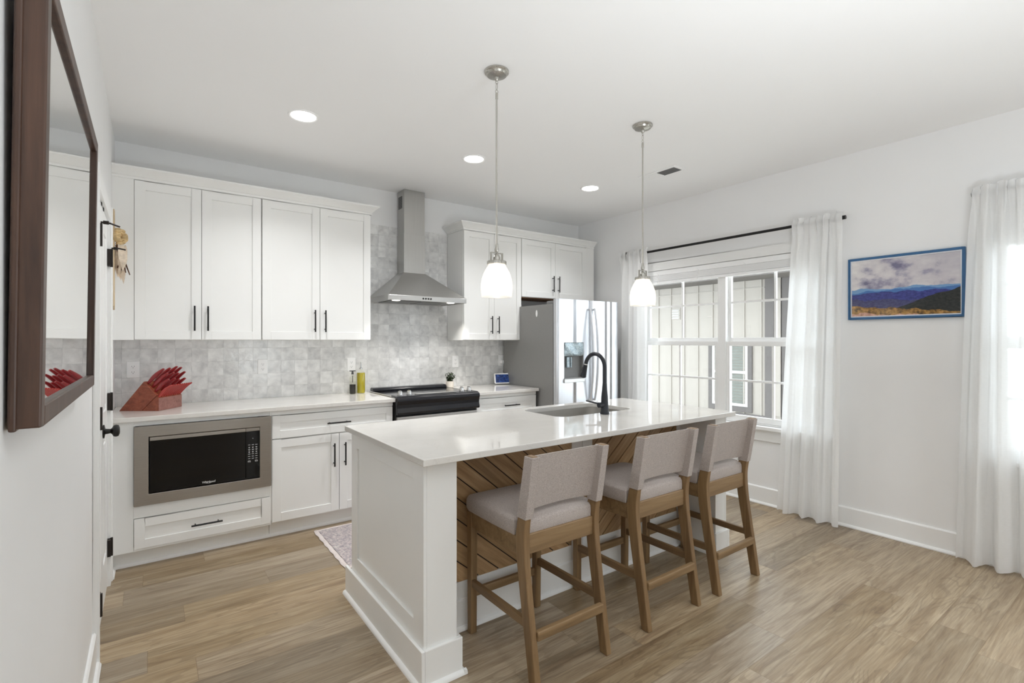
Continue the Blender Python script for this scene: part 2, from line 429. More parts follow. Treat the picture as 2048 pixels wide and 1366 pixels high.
def landscape_mat(y_left, z0, w, h):
    """mountain view: cloudy sky, three blue ridges, a dark slope, sunlit brush at the foot"""
    m, n = material('mountain_print', rgb(150, 150, 170), 0.12)
    tc = n.add('ShaderNodeTexCoord'); sp = n.add('ShaderNodeSeparateXYZ'); n.link(tc.outputs['Object'], sp.inputs[0])
    u = n.math('DIVIDE', n.math('SUBTRACT', y_left, sp.outputs[1]), w)
    v = n.math('DIVIDE', n.math('SUBTRACT', sp.outputs[2], z0), h)
    def n1(scale, seed, detail=4, vs=0.0):
        cb = n.add('ShaderNodeCombineXYZ'); n.link(u, cb.inputs[0])
        if vs: n.link(n.math('MULTIPLY', v, vs), cb.inputs[1])
        cb.inputs[2].default_value = seed
        return n.noise(cb.outputs[0], scale, detail, 0.55)
    cl = n1(4.2, 1.3, 7, 0.9)
    sky = n.ramp(cl, [(0.30, rgb(120, 118, 142)), (0.39, rgb(172, 168, 184)), (0.47, rgb(214, 209, 211)), (0.64, rgb(234, 230, 227))])
    sky = n.mix(n.math('MULTIPLY', n.math('MULTIPLY', u, v), 0.45), sky, rgb(128, 122, 150))
    def ridge(c, base, slope, amp, scale, seed, col):
        hgt = n.math('ADD', n.math('ADD', base, n.math('MULTIPLY', u, slope)), n.math('MULTIPLY', n.math('SUBTRACT', n1(scale, seed), 0.5), amp))
        msk = n.math('LESS_THAN', v, hgt)
        return n.mix(msk, c, col)
    tex = n1(30, 9.1, 4, 1.0)
    c = ridge(sky, 0.475, 0.01, 0.14, 4.0, 2.2, rgb(118, 158, 200))
    c = ridge(c, 0.44, 0.0, 0.18, 5.0, 5.7, rgb(76, 118, 178))
    c = ridge(c, 0.41, 0.0, 0.20, 4.0, 8.1, n.ramp(tex, [(0.3, rgb(42, 50, 112)), (0.7, rgb(72, 78, 152))]))
    c = ridge(c, 0.30, -0.06, 0.22, 5.0, 3.3, n.ramp(tex, [(0.3, rgb(52, 54, 96)), (0.7, rgb(82, 84, 126))]))
    c = ridge(c, -0.10, 0.52, 0.14, 4.0, 6.4, n.ramp(tex, [(0.3, rgb(30, 34, 36)), (0.7, rgb(56, 58, 56))]))
    br = n1(26, 4.4, 4, 0.8)
    c = ridge(c, 0.19, -0.16, 0.12, 9.0, 7.7, n.ramp(br, [(0.32, rgb(74, 56, 34)), (0.5, rgb(150, 112, 58)), (0.68, rgb(196, 150, 88))]))
    c = ridge(c, 0.06, -0.10, 0.16, 6.0, 2.9, n.ramp(br, [(0.3, rgb(160, 118, 100)), (0.7, rgb(236, 190, 168))]))
    n.set(Base_Color=c)
    M['landscape'] = m
landscape_mat(1.475, 1.545, 0.60, 0.392)

# ------------------------------------------------------------------ mesh helpers
class MB:
    def __init__(s): s.v = []; s.f = []
    def quad(s, *pts):
        i = len(s.v); s.v += [tuple(p) for p in pts]; s.f.append(tuple(range(i, i + len(pts)))); return s
    def box(s, x0, x1, y0, y1, z0, z1):
        i = len(s.v)
        s.v += [(x, y, z) for z in (z0, z1) for y in (y0, y1) for x in (x0, x1)]
        for f in ((0, 2, 3, 1), (4, 5, 7, 6), (0, 1, 5, 4), (2, 6, 7, 3), (0, 4, 6, 2), (1, 3, 7, 5)):
            s.f.append(tuple(i + k for k in f))
        return s
    def hexa(s, p):   # 8 points, order as box
        i = len(s.v); s.v += [tuple(q) for q in p]
        for f in ((0, 2, 3, 1), (4, 5, 7, 6), (0, 1, 5, 4), (2, 6, 7, 3), (0, 4, 6, 2), (1, 3, 7, 5)):
            s.f.append(tuple(i + k for k in f))
        return s
    def ring(s, x0, x1, z0, z1, w, y0, y1, w2=None):
        """rectangular picture-frame ring in the XZ plane, from y0 (front) to y1"""
        w2 = w if w2 is None else w2
        i = len(s.v)
        for y in (y0, y1):
            s.v += [(x0, y, z0), (x1, y, z0), (x1, y, z1), (x0, y, z1), (x0 + w, y, z0 + w2), (x1 - w, y, z0 + w2), (x1 - w, y, z1 - w2), (x0 + w, y, z1 - w2)]
        for k in range(4):
            k2 = (k + 1) % 4
            s.f.append((i + k, i + k2, i + 4 + k2, i + 4 + k)); s.f.append((i + 8 + k2, i + 8 + k, i + 12 + k, i + 12 + k2))
            s.f.append((i + k2, i + k, i + 8 + k, i + 8 + k2)); s.f.append((i + 4 + k, i + 4 + k2, i + 12 + k2, i + 12 + k))
        return s
    def prism(s, poly, fn0, fn1):
        i = len(s.v); n = len(poly)
        s.v += [tuple(fn0(*p)) for p in poly] + [tuple(fn1(*p)) for p in poly]
        s.f.append(tuple(i + k for k in range(n)))
        s.f.append(tuple(i + n + k for k in reversed(range(n))))
        for k in range(n):
            k2 = (k + 1) % n
            s.f.append((i + k, i + n + k, i + n + k2, i + k2))
        return s
    def tube(s, pts, r, n=12, cap=True, closed=False):
        pts = [Vector(p) for p in pts]; N = len(pts)
        rs = r if isinstance(r, (list, tuple)) else [r] * N
        rings = []; prev = None
        for k in range(N):
            if closed: t = pts[(k + 1) % N] - pts[k - 1]
            elif k == 0: t = pts[1] - pts[0]
            elif k == N - 1: t = pts[-1] - pts[-2]
            else: t = (pts[k + 1] - pts[k]).normalized() + (pts[k] - pts[k - 1]).normalized()
            if t.length < 1e-9: t = Vector((0, 0, 1))
            t.normalize()
            if prev is None:
                a = Vector((0, 0, 1)) if abs(t.z) < 0.9 else Vector((1, 0, 0))
                nx = t.cross(a).normalized()
            else:
                nx = (prev - t * prev.dot(t))
                nx = nx.normalized() if nx.length > 1e-6 else t.orthogonal().normalized()
            prev = nx; ny = t.cross(nx)
            i = len(s.v)
            for j in range(n):
                a = 2 * PI * j / n
                s.v.append(tuple(pts[k] + (nx * math.cos(a) + ny * math.sin(a)) * rs[k]))
            rings.append(i)
        rg = range(N if closed else N - 1)
        for k in rg:
            a, b = rings[k], rings[(k + 1) % N]
            for j in range(n):
                j2 = (j + 1) % n
                s.f.append((a + j, a + j2, b + j2, b + j))
        if cap and not closed:
            s.f.append(tuple(rings[0] + j for j in reversed(range(n))))
            s.f.append(tuple(rings[-1] + j for j in range(n)))
        return s
    def lathe(s, prof, c=(0, 0, 0), n=32, cap=True, axis='z'):
        rings = []
        for r, z in prof:
            i = len(s.v)
            for j in range(n):
                a = 2 * PI * j / n
                p = (r * math.cos(a), r * math.sin(a), z)
                if axis == 'x': p = (z, p[0], p[1])
                if axis == 'y': p = (p[1], z, p[0])
                s.v.append((c[0] + p[0], c[1] + p[1], c[2] + p[2]))
            rings.append(i)
        for a, b in zip(rings, rings[1:]):
            for j in range(n):
                j2 = (j + 1) % n
                s.f.append((a + j, a + j2, b + j2, b + j))
        if cap:
            s.f.append(tuple(rings[0] + j for j in reversed(range(n))))
            s.f.append(tuple(rings[-1] + j for j in range(n)))
        return s
    def grid(s, nu, nv, fn):
        i = len(s.v)
        for a in range(nu + 1):
            for b in range(nv + 1): s.v.append(tuple(fn(a / nu, b / nv)))
        for a in range(nu):
            for b in range(nv):
                k = i + a * (nv + 1) + b
                s.f.append((k, k + nv + 1, k + nv + 2, k + 1))
        return s
    def ellipsoid(s, c, r, nu=14, nv=9, rot=None):
        i = len(s.v); R = rot or Matrix.Identity(3)
        for b in range(nv + 1):
            th = PI * b / nv
            for a in range(nu):
                ph = 2 * PI * a / nu
                p = R @ Vector((r[0] * math.sin(th) * math.cos(ph), r[1] * math.sin(th) * math.sin(ph), r[2] * math.cos(th)))
                s.v.append((c[0] + p.x, c[1] + p.y, c[2] + p.z))
        for b in range(nv):
            for a in range(nu):
                a2 = (a + 1) % nu
                s.f.append((i + b * nu + a, i + (b + 1) * nu + a, i + (b + 1) * nu + a2, i + b * nu + a2))
        return s
    def build(s, name, mat, parent=None, bevel=0.0, smooth=False, local=False, segs=2, subsurf=0, angle=40, fix=True):
        me = bpy.data.meshes.new(name)
        off = Vector((0, 0, 0))
        if parent is not None and not local:
            r = parent
            while r is not None: off += Vector(r.location); r = r.parent
        me.from_pydata([(x - off.x, y - off.y, z - off.z) for x, y, z in s.v], [], s.f)
        bm = bmesh.new(); bm.from_mesh(me)
        bmesh.ops.remove_doubles(bm, verts=bm.verts, dist=1e-6)
        if fix: bmesh.ops.recalc_face_normals(bm, faces=bm.faces)
        if smooth:
            for f in bm.faces: f.smooth = True
            for e in bm.edges:
                if len(e.link_faces) == 2 and e.calc_face_angle(0) > math.radians(angle): e.smooth = False
        bm.to_mesh(me); bm.free()
        o = bpy.data.objects.new(name, me); COL.objects.link(o)
        mm = M[mat] if isinstance(mat, str) else mat
        me.materials.append(mm)
        if parent is not None: o.parent = parent
        if bevel > 0:
            b = o.modifiers.new('bevel', 'BEVEL'); b.width = bevel; b.segments = segs; b.limit_method = 'ANGLE'; b.angle_limit = math.radians(35)
            b.harden_normals = False
        if subsurf:
            b = o.modifiers.new('subsurf', 'SUBSURF'); b.levels = subsurf; b.render_levels = subsurf
        return o
def thing(name, label, cat, loc=(0, 0, 0), rot=0.0, group=None):
    o = bpy.data.objects.new(name, None); COL.objects.link(o)
    o.empty_display_size = 0.1; o.location = loc; o.rotation_euler = (0, 0, rot)
    o['label'] = label; o['category'] = cat
    if group: o['group'] = group
    return o
def tag(o, label, cat, group=None):
    o['label'] = label; o['category'] = cat
    if group: o['group'] = group
    return o
def struct(o):
    o['kind'] = 'structure'; return o
def plabel(o, label):
    o['label'] = label; return o
def copy_tree(o, parent=None):
    c = o.copy(); COL.objects.link(c); c.parent = parent
    for ch in list(o.children): copy_tree(ch, c)
    return c
def text_mesh(name, txt, size, fn, mat, parent, shear=0.0, bold=0.0):
    """lettering laid out in 2-D, then mapped by fn(x, y) to the place it stands"""
    cu = bpy.data.curves.new(name, 'FONT'); cu.body = txt; cu.size = size; cu.align_x = 'CENTER'; cu.align_y = 'CENTER'
    cu.shear = shear; cu.offset = bold; cu.resolution_u = 3
    t = bpy.data.objects.new(name, cu); COL.objects.link(t)
    dg = bpy.context.evaluated_depsgraph_get(); dg.update()
    me = bpy.data.meshes.new_from_object(t.evaluated_get(dg))
    b = MB(); b.v = [tuple(fn(v.co.x, v.co.y)) for v in me.vertices]; b.f = [tuple(p.vertices) for p in me.polygons]
    bpy.data.objects.remove(t, do_unlink=True); bpy.data.curves.remove(cu); bpy.data.meshes.remove(me)
    return b.build(name, mat, parent, fix=False)
ORD = ['first', 'second', 'third', 'fourth', 'fifth', 'sixth', 'seventh', 'eighth', 'ninth', 'tenth', 'eleventh', 'twelfth']
# ------------------------------------------------------------------ the setting
struct(MB().box(XL - 0.6, XR + 0.12, YF - 0.15, YB + 0.12, -0.06, 0).build('floor', 'floor'))
struct(MB().box(XL - 0.6, XR + 0.12, YF - 0.15, YB + 0.12, ZC, ZC + 0.08).build('ceiling', 'ceiling_paint'))
struct(MB().box(XL - 0.12, XR + 0.12, YB, YB + 0.12, 0, ZC).build('wall_back', 'wall_paint'))
# right wall with two window openings
WY = [(1.63, 3.39), (-1.04, 0.72)]
WZ0, WZ1 = 0.655, 2.075
b = MB(); ys = [YF, WY[1][0], WY[1][1], WY[0][0], WY[0][1], YB]
for i in (0, 2, 4): b.box(XR, XR + 0.12, ys[i], ys[i + 1], 0, ZC)
for i in (1, 3):
    b.box(XR, XR + 0.12, ys[i], ys[i + 1], 0, WZ0); b.box(XR, XR + 0.12, ys[i], ys[i + 1], WZ1, ZC)
struct(b.build('wall_right', 'wall_paint'))
# tall unseen wall added to shade the side yard and dim the neighbouring house
struct(MB().box(XR + 0.0, XR + 0.12, YF - 2, YB + 4, ZC + 0.08, 8.0).build('added_shade_wall', 'ext_white'))
# left wall with the double door opening
DY0, DY1, DZ = 2.80, 3.56, 2.04
b = MB()
b.box(XL - 0.12, XL, YF, DY0, 0, ZC); b.box(XL - 0.12, XL, DY1, YB, 0, ZC); b.box(XL - 0.12, XL, DY0, DY1, DZ, ZC)
struct(b.build('wall_left', 'wall_paint'))
# rear wall of the living area; unseen glazed opening added, sized for its light
b = MB()
b.box(XL, 1.55, YF - 0.12, YF, 0, ZC); b.box(2.50, XR, YF - 0.12, YF, 0, ZC); b.box(1.55, 2.50, YF - 0.12, YF, 2.10, ZC)
struct(b.build('wall_front', 'wall_paint'))
d = MB()
for x in (1.55, 2.44): d.box(x, x + 0.06, YF - 0.09, YF - 0.03, 0, 2.10)
d.box(1.61, 2.44, YF - 0.09, YF - 0.03, 0, 0.08); d.box(1.61, 2.44, YF - 0.09, YF - 0.03, 2.04, 2.10)
pd = struct(d.build('added_glass_door', 'trim_paint'))
MB().box(1.61, 2.44, YF - 0.064, YF - 0.058, 0.08, 2.04).build('pane', 'window_glass', pd)

# backsplash
b = MB()
b.box(XL, 1.49, YB - 0.008, YB, 0.90, 1.38); b.box(1.49, 2.375, YB - 0.008, YB, 0.90, 2.415); b.box(2.375, 3.14, YB - 0.008, YB, 0.90, 1.38)
struct(b.build('wall_backsplash', 'tile'))

def baseboard(name, fn, a, c, h=0.145, t=0.014):
    m = MB()
    prof = [(0, 0.02), (0, h), (t * 0.5, h), (t, h - 0.008), (t, 0.02)]
    m.prism(prof, lambda o, z: fn(a, o, z), lambda o, z: fn(c, o, z))
    m.prism([(0, 0), (t + 0.016, 0), (t + 0.016, 0.008), (t + 0.009, 0.018), (t, 0.021), (0, 0.021)], lambda o, z: fn(a, o, z), lambda o, z: fn(c, o, z))
    return struct(m.build(name, 'trim_paint', bevel=0.001))
baseboard('baseboard_right', lambda s, o, z: (XR - o, s, z), YF, YB)
b = baseboard('baseboard_left', lambda s, o, z: (XL + o, s, z), YF, DY0 - 0.085)
baseboard('baseboard_left_far', lambda s, o, z: (XL + o, s, z), DY1 + 0.085, 3.80)

# double pantry door on the left wall, seen almost edge-on
dr = bpy.data.objects.new('door_1', None); COL.objects.link(dr); dr.location = (XL, (DY0 + DY1) / 2, 0); struct(dr)
cw, ct = 0.085, 0.018
c = MB()
for y0 in (DY0 - cw, DY1):
    c.box(XL, XL + ct, y0, y0 + cw, 0, DZ + cw)
    c.box(XL, XL + ct + 0.006, y0 if y0 < DY0 else y0 + cw - 0.02, (y0 + 0.02) if y0 < DY0 else y0 + cw, 0, DZ + cw)
c.box(XL, XL + ct, DY0, DY1, DZ, DZ + cw)
c.build('casing', 'trim_paint', dr, bevel=0.002)
mid = (DY0 + DY1) / 2
for k, (y0, y1) in enumerate(((DY0 + 0.004, mid - 0.0015), (mid + 0.0015, DY1 - 0.004))):
    xf = XL + 0.004
    lf = MB(); st = 0.085
    lf.box(xf - 0.034, xf - 0.006, y0, y1, 0.012, DZ - 0.006)
    lf.box(xf - 0.02, xf, y0, y0 + st, 0.012, DZ - 0.006); lf.box(xf - 0.02, xf, y1 - st, y1, 0.012, DZ - 0.006)
    for z0, z1 in ((0.012, 0.22), (0.86, 1.0), (DZ - 0.12, DZ - 0.006)): lf.box(xf - 0.02, xf, y0 + st, y1 - st, z0, z1)
    for z0, z1 in ((0.25, 0.83), (1.03, DZ - 0.15)):
        lf.box(xf - 0.02, xf - 0.001, y0 + st + 0.03, y1 - st - 0.03, z0, z1)
    leaf = lf.build('door_leaf', 'trim_paint', dr, bevel=0.004)
    yh = y0 - 0.004 if k == 0 else y1 + 0.004
    for z in (0.22, 1.03, 1.83):
        h = MB(); h.tube([(XL + 0.022, yh, z - 0.05), (XL + 0.022, yh, z + 0.05)], 0.0065, 10)
        h.box(XL - 0.002, XL + 0.023, yh - 0.003, yh + 0.003, z - 0.048, z + 0.048)
        h.box(XL + 0.004, XL + 0.02, yh, yh + (0.03 if k == 0 else -0.03), z - 0.046, z + 0.046)
        plabel(h.build('hinge', 'bronze', leaf), 'dark bronze hinge')
    # hinge-pin door stop on the topmost hinge
    s = MB(); s.tube([(XL + 0.022, yh, 1.885), (XL + 0.055, yh + (0.01 if k == 0 else -0.01), 1.885), (XL + 0.085, yh + (0.04 if k == 0 else -0.012), 1.88)], 0.004, 8)
    s.tube([(XL + 0.03, yh, 1.885), (XL + 0.05, yh, 1.885)], 0.008, 10)
    plabel(s.build('door_stop', 'bronze', leaf), 'dark bronze hinge pin door stop')
    bc = MB(); bc.box(XL - 0.004, XL + 0.008, (y1 - 0.075 if k == 0 else y0 + 0.045), (y1 - 0.045 if k == 0 else y0 + 0.075), DZ - 0.016, DZ - 0.003)
    plabel(bc.build('ball_catch', 'bronze', leaf), 'small dark catch')
    if k == 1:
        ky = y0 + 0.045
        kb = MB(); kb.lathe([(0.034, 0.0), (0.034, 0.006), (0.014, 0.010), (0.011, 0.03), (0.016, 0.036), (0.028, 0.042), (0.031, 0.052), (0.028, 0.062), (0.015, 0.067)], (xf, ky, 0.912), 24, axis='x')
        plabel(kb.build('door_knob', 'black_metal', leaf, smooth=True), 'black round knob')

# windows
def window(name, y0, y1):
    """twin double-hung unit in the right wall between y0 and y1"""
    w = bpy.data.objects.new(name, None); COL.objects.link(w); w.location = (XR, (y0 + y1) / 2, WZ0); struct(w)
    ym = (y0 + y1) / 2
    f = MB()
    f.box(XR + 0.005, XR + 0.11, y0, y0 + 0.022, WZ0, WZ1); f.box(XR + 0.005, XR + 0.11, y1 - 0.022, y1, WZ0, WZ1)
    f.box(XR + 0.005, XR + 0.11, y0, y1, WZ1 - 0.02, WZ1); f.box(XR + 0.005, XR + 0.11, y0, y1, WZ0, WZ0 + 0.012)
    f.box(XR + 0.004, XR + 0.11, ym - 0.038, ym + 0.038, WZ0, WZ1)
    f.build('window_frame', 'trim_paint', w, bevel=0.002)
    s = MB(); s.box(XR - 0.055, XR + 0.02, y0 - 0.06, y1 + 0.06, WZ0 - 0.03, WZ0)
    s.build('window_sill', 'trim_paint', w, bevel=0.004)
    a = MB(); a.box(XR - 0.018, XR, y0 - 0.05, y1 + 0.05, WZ0 - 0.125, WZ0 - 0.03); a.build('apron', 'trim_paint', w, bevel=0.003)
    c = MB()
    c.box(XR - 0.016, XR, y0 - 0.055, y0, WZ0, WZ1 + 0.085); c.box(XR - 0.016, XR, y1, y1 + 0.055, WZ0, WZ1 + 0.085)
    c.box(XR - 0.016, XR, y0, y1, WZ1, WZ1 + 0.085)
    c.build('window_casing', 'trim_paint', w, bevel=0.003)
    for (u0, u1) in ((y0 + 0.022, ym - 0.038), (ym + 0.038, y1 - 0.022)):
        # lower sash, nearer the room
        for nm, xs, z0, z1, rail in (('lower_sash', XR + 0.014, WZ0 + 0.012, 1.362, (0.05, 0.04)), ('upper_sash', XR + 0.052, 1.352, WZ1 - 0.02, (0.044, 0.03))):
            st = 0.032 if nm == 'lower_sash' else 0.024
            m = MB(); x1 = xs + 0.034
            m.box(xs, x1, u0, u0 + st, z0, z1); m.box(xs, x1, u1 - st, u1, z0, z1)
            m.box(xs, x1, u0 + st, u1 - st, z0, z0 + rail[0]); m.box(xs, x1, u0 + st, u1 - st, z1 - rail[1], z1)
            sash = m.build(nm, 'trim_paint', w, bevel=0.002)
            g0, g1 = z0 + rail[0], z1 - rail[1]
            MB().box(xs + 0.015, xs + 0.019, u0 + st - 0.004, u1 - st + 0.004, g0 - 0.004, g1 + 0.004).build('pane', 'window_glass', sash)
            uc, gc = (u0 + u1) / 2, (g0 + g1) / 2
            k = MB(); k.box(xs + 0.007, xs + 0.027, uc - 0.009, uc + 0.009, g0, g1); k.box(xs + 0.007, xs + 0.027, u0 + st, uc - 0.009, gc - 0.009, gc + 0.009); k.box(xs + 0.007, xs + 0.027, uc + 0.009, u1 - st, gc - 0.009, gc + 0.009)
            k.build('muntin', 'trim_paint', sash)
    return w
window('window_1', *WY[0]); window('window_2', *WY[1])

def blind(y0, y1, label):
    t = thing('window_blind', label, 'blind', (XR - 0.002, (y0 + y1) / 2, 1.94))
    # fully raised: head rail, a stack of slats, bottom rail, ladder tapes
    MB().box(XR - 0.012, XR + 0.035, y0 + 0.03, y1 - 0.03, 2.025, 2.07).build('head_rail', 'plastic_white', t, bevel=0.002)
    s = MB()
    for k in range(9):
        z = 1.966 + k * 0.0063
        s.box(XR - 0.018, XR + 0.03, y0 + 0.032, y1 - 0.032, z, z + 0.0050)
    plabel(s.build('slats', 'plastic_white', t), 'raised stack of white slats')
    MB().box(XR - 0.018, XR + 0.03, y0 + 0.032, y1 - 0.032, 1.938, 1.962).build('bottom_rail', 'plastic_white', t, bevel=0.003)
    for k in range(4):
        l = MB(); yy = y0 + 0.2 + k * (y1 - y0 - 0.4) / 3
        l.tube([(XR - 0.02, yy + 0.012 * math.sin(q * 2.3), 1.94 + q * 0.0115) for q in range(10)], 0.003, 6)
        l.build('ladder_cord', 'plastic_white', t)
    return t
blind(*WY[0], 'white slat blind raised to the top of the kitchen window')
blind(*WY[1], 'white slat blind raised in the window at the right edge')

# ceiling lights
def downlight(x, y, label):
    t = thing('ceiling_light', label, 'ceiling light', (x, y, ZC), group='recessed ceiling lights')
    r = MB(); r.lathe([(0.088, 0), (0.088, -0.004), (0.082, -0.007), (0.072, -0.004), (0.072, 0)], (x, y, ZC), 40, cap=False)
    r.build('trim_ring', 'plastic_white', t, smooth=True)
    d = MB(); d.lathe([(0.0001, -0.0032), (0.072, -0.0032), (0.072, -0.001)], (x, y, ZC), 40, cap=False)
    d.build('diffuser', 'lamp_disc', t)
    ld = bpy.data.lights.new('downlight_lamp', 'AREA'); ld.shape = 'DISK'; ld.size = 0.13; ld.energy = LAMP_POWER; ld.color = (0.985, 0.99, 1.0); ld.spread = math.radians(125)
    lo = bpy.data.objects.new('lamp', ld); COL.objects.link(lo); lo.parent = t; lo.location = (0, 0, -0.012)
downlight(0.757, 3.2, 'round recessed ceiling light above the microwave end, nearest the left wall')
downlight(1.975, 3.2, 'round recessed ceiling light in front of the range hood, middle of three')
downlight(3.2, 3.2, 'round recessed ceiling light in front of the refrigerator, rightmost of three')

# ceiling air vent
t = thing('ceiling_vent', 'white ceiling air vent with dark slots near the window', 'vent', (3.385, 2.57, ZC))
m = MB(); m.box(3.305, 3.465, 2.39, 2.75, ZC - 0.006, ZC); m.build('vent_plate', 'ceiling_paint', t, bevel=0.003)
m = MB(); m.box(3.335, 3.435, 2.415, 2.575, ZC - 0.0075, ZC - 0.006); plabel(m.build('vent_opening', 'slot_dark', t), 'dark vent opening')
m = MB()
for k in range(6): m.box(3.335 + k * 0.018, 3.341 + k * 0.018, 2.415, 2.575, ZC - 0.010, ZC - 0.006)
m.build('louvre', 'plastic_grey', t)
m = MB()
for k in range(6): m.box(3.335 + k * 0.018, 3.350 + k * 0.018, 2.585, 2.735, ZC - 0.0075, ZC - 0.006)
m.build('closed_louvre', 'ceiling_paint', t)
# ------------------------------------------------------------------ cabinetry
def shaker(m, x0, x1, yf, z0, z1, fr=0.058, t=0.02, rec=0.007):
    """shaker front facing -Y, its face at yf"""
    m.box(x0, x0 + fr, yf, yf + t, z0, z1); m.box(x1 - fr, x1, yf, yf + t, z0, z1)
    m.box(x0 + fr, x1 - fr, yf, yf + t, z0, z0 + fr); m.box(x0 + fr, x1 - fr, yf, yf + t, z1 - fr, z1)
    m.box(x0 + fr, x1 - fr, yf + rec, yf + t - 0.002, z0 + fr, z1 - fr)
def pull(parent, x, y, z, length, vertical):
    m = MB(); r = 0.0055; off = 0.032
    h = length / 2; p = h - 0.022
    if vertical:
        m.tube([(x, y - off, z - h), (x, y - off, z + h)], r, 10)
        for s in (-1, 1): m.tube([(x, y, z + s * p), (x, y - off, z + s * p)], 0.0042, 8)
    else:
        m.tube([(x - h, y - off, z), (x + h, y - off, z)], r, 10)
        for s in (-1, 1): m.tube([(x + s * p, y, z), (x + s * p, y - off, z)], 0.0042, 8)
    return plabel(m.build('handle', 'black_metal', parent, smooth=True), 'black bar handle')
YU = 4.03        # face of the upper doors
def upper(name, label, x0, x1, z0, z1, splits, hz, hl, filler_l=0, filler_r=0, cat='cabinet'):
    t = thing(name, label, cat, ((x0 + x1) / 2, YB - 0.17, z0), group='wall cabinets')
    m = MB(); m.box(x0 - filler_l, x1 + filler_r, YU + 0.022, YB - 0.009 if z0 > 1.5 or True else YB, z0, z1 + 0.02)
    if filler_l: m.box(x0 - filler_l, x0 - 0.0002, YU + 0.004, YU + 0.022, z0, z1 + 0.02)
    if filler_r: m.box(x1 + 0.002, x1 + filler_r, YU + 0.004, YU + 0.022, z0, z1 + 0.02)
    m.build('carcass', 'cabinet_paint', t, bevel=0.001)
    for k, (a, b2, side) in enumerate(splits):
        d = MB(); shaker(d, a + 0.0015, b2 - 0.0015, YU, z0 + 0.004, z1)
        o = d.build('door', 'cabinet_paint', t, bevel=0.0015)
        hx = b2 - 0.042 if side > 0 else a + 0.036
        pull(o, hx, YU, hz, hl, True)
    return t
ZU0, ZU1 = 1.373, 2.408
upper('wall_cabinet', 'white two-door wall cabinet in the left corner above the knife block', -0.083, 0.662, ZU0, ZU1,
      ((-0.083, 0.288, 1), (0.288, 0.661, -1)), 1.521, 0.17, filler_l=0.1115)
upper('wall_cabinet', 'white two-door wall cabinet just left of the range hood', 0.665, 1.483, ZU0, ZU1,
      ((0.666, 1.076, 1), (1.076, 1.483, -1)), 1.521, 0.17)
upper('wall_cabinet', 'white tall two-door wall cabinet just right of the range hood', 2.378, 3.052, ZU0, ZU1,
      ((2.378, 2.722, 1), (2.722, 3.052, -1)), 1.521, 0.17)
upper('wall_cabinet', 'white short two-door wall cabinet above the refrigerator', 3.058, 3.965, 1.815, ZU1,
      ((3.058, 3.508, 1), (3.508, 3.965, -1)), 1.968, 0.17, filler_r=0.125)
# raw wood underside over the fridge
MB().box(3.06, 4.08, YU + 0.024, YB - 0.012, 1.808, 1.8155).build('cabinet_underside', 'raw_wood', [o for o in bpy.data.objects if o.get('label', '').startswith('white short two-door')][0])

def crown(name, label, x0, x1, left_return, right_return):
    prof = [(0.0, 2.412), (-0.006, 2.412), (-0.006, 2.428), (-0.014, 2.432), (-0.024, 2.445), (-0.046, 2.466), (-0.056, 2.472), (-0.056, 2.482), (0.0, 2.482)]
    m = MB()
    n = len(prof)
    rows = []
    def ring(fn):
        i = len(m.v); m.v += [fn(o, z) for o, z in prof]; return i
    seq = []
    if left_return: seq.append(lambda o, z: (x0 + o, YB - 0.012, z))
    seq.append(lambda o, z: (x0 + (o if left_return else 0), YU + 0.004 + o, z))
    seq.append(lambda o, z: (x1 - (o if right_return else 0), YU + 0.004 + o, z))
    if right_return: seq.append(lambda o, z: (x1 - o, YB - 0.012, z))
    rows = [ring(f) for f in seq]
    for a, b2 in zip(rows, rows[1:]):
        for k in range(n):
            k2 = (k + 1) % n
            m.f.append((a + k, a + k2, b2 + k2, b2 + k))
    m.f.append(tuple(rows[0] + k for k in range(n))); m.f.append(tuple(rows[-1] + k for k in reversed(range(n))))
    m.box(x0 + 0.003, x1 - 0.003, YU + 0.02, YB - 0.012, 2.4285, 2.434)
    return tag(m.build(name, 'cabinet_paint', smooth=True, angle=25), label, 'moulding')
crown('crown_moulding', 'white crown moulding along the top of the left wall cabinets', -0.1945, 1.485, False, True)
crown('crown_moulding', 'white crown moulding along the top of the right wall cabinets', 2.376, 4.088, True, False)

YD = 3.73       # face of the base doors
def base(label, x0, x1, filler_l=0.0):
    t = thing('base_cabinet', label, 'cabinet', ((x0 + x1) / 2, 4.05, 0), group='base cabinets')
    return t
# microwave cabinet in the left corner
t = base('white base cabinet in the left corner holding the built-in microwave', -0.083, 0.672)
m = MB()
m.box(XL + 0.002, -0.079, YD + 0.006, YD + 0.024, 0.105, 0.885)
m.box(-0.079, 0.672, YD + 0.006, YD + 0.024, 0.302, 0.376); m.box(-0.079, 0.672, YD + 0.006, YD + 0.024, 0.855, 0.885)
m.box(0.664, 0.6736, YD + 0.004, YD + 0.024, 0.13, 0.885); m.box(-0.079, 0.672, YD + 0.006, YD + 0.024, 0.105, 0.13)
m.box(XL + 0.002, -0.07, YD + 0.024, YB - 0.004, 0.105, 0.885); m.box(0.655, 0.672, YD + 0.024, YB - 0.004, 0.105, 0.885)
m.box(-0.07, 0.655, YB - 0.02, YB - 0.004, 0.105, 0.885); m.box(-0.07, 0.655, YD + 0.024, YB - 0.004, 0.105, 0.125); m.box(-0.07, 0.655, YD + 0.024, YB - 0.004, 0.33, 0.36)
m.box(-0.07, 0.655, YD + 0.024, YB - 0.004, 0.868, 0.885)
m.box(XL + 0.002, 0.672, 3.81, 3.83, 0, 0.105)
m.build('carcass', 'cabinet_paint', t, bevel=0.001)
d = MB(); shaker(d, -0.077, 0.664, YD, 0.118, 0.298, 0.052)
o = d.build('drawer', 'cabinet_paint', t, bevel=0.0015); pull(o, 0.295, YD, 0.206, 0.17, False)
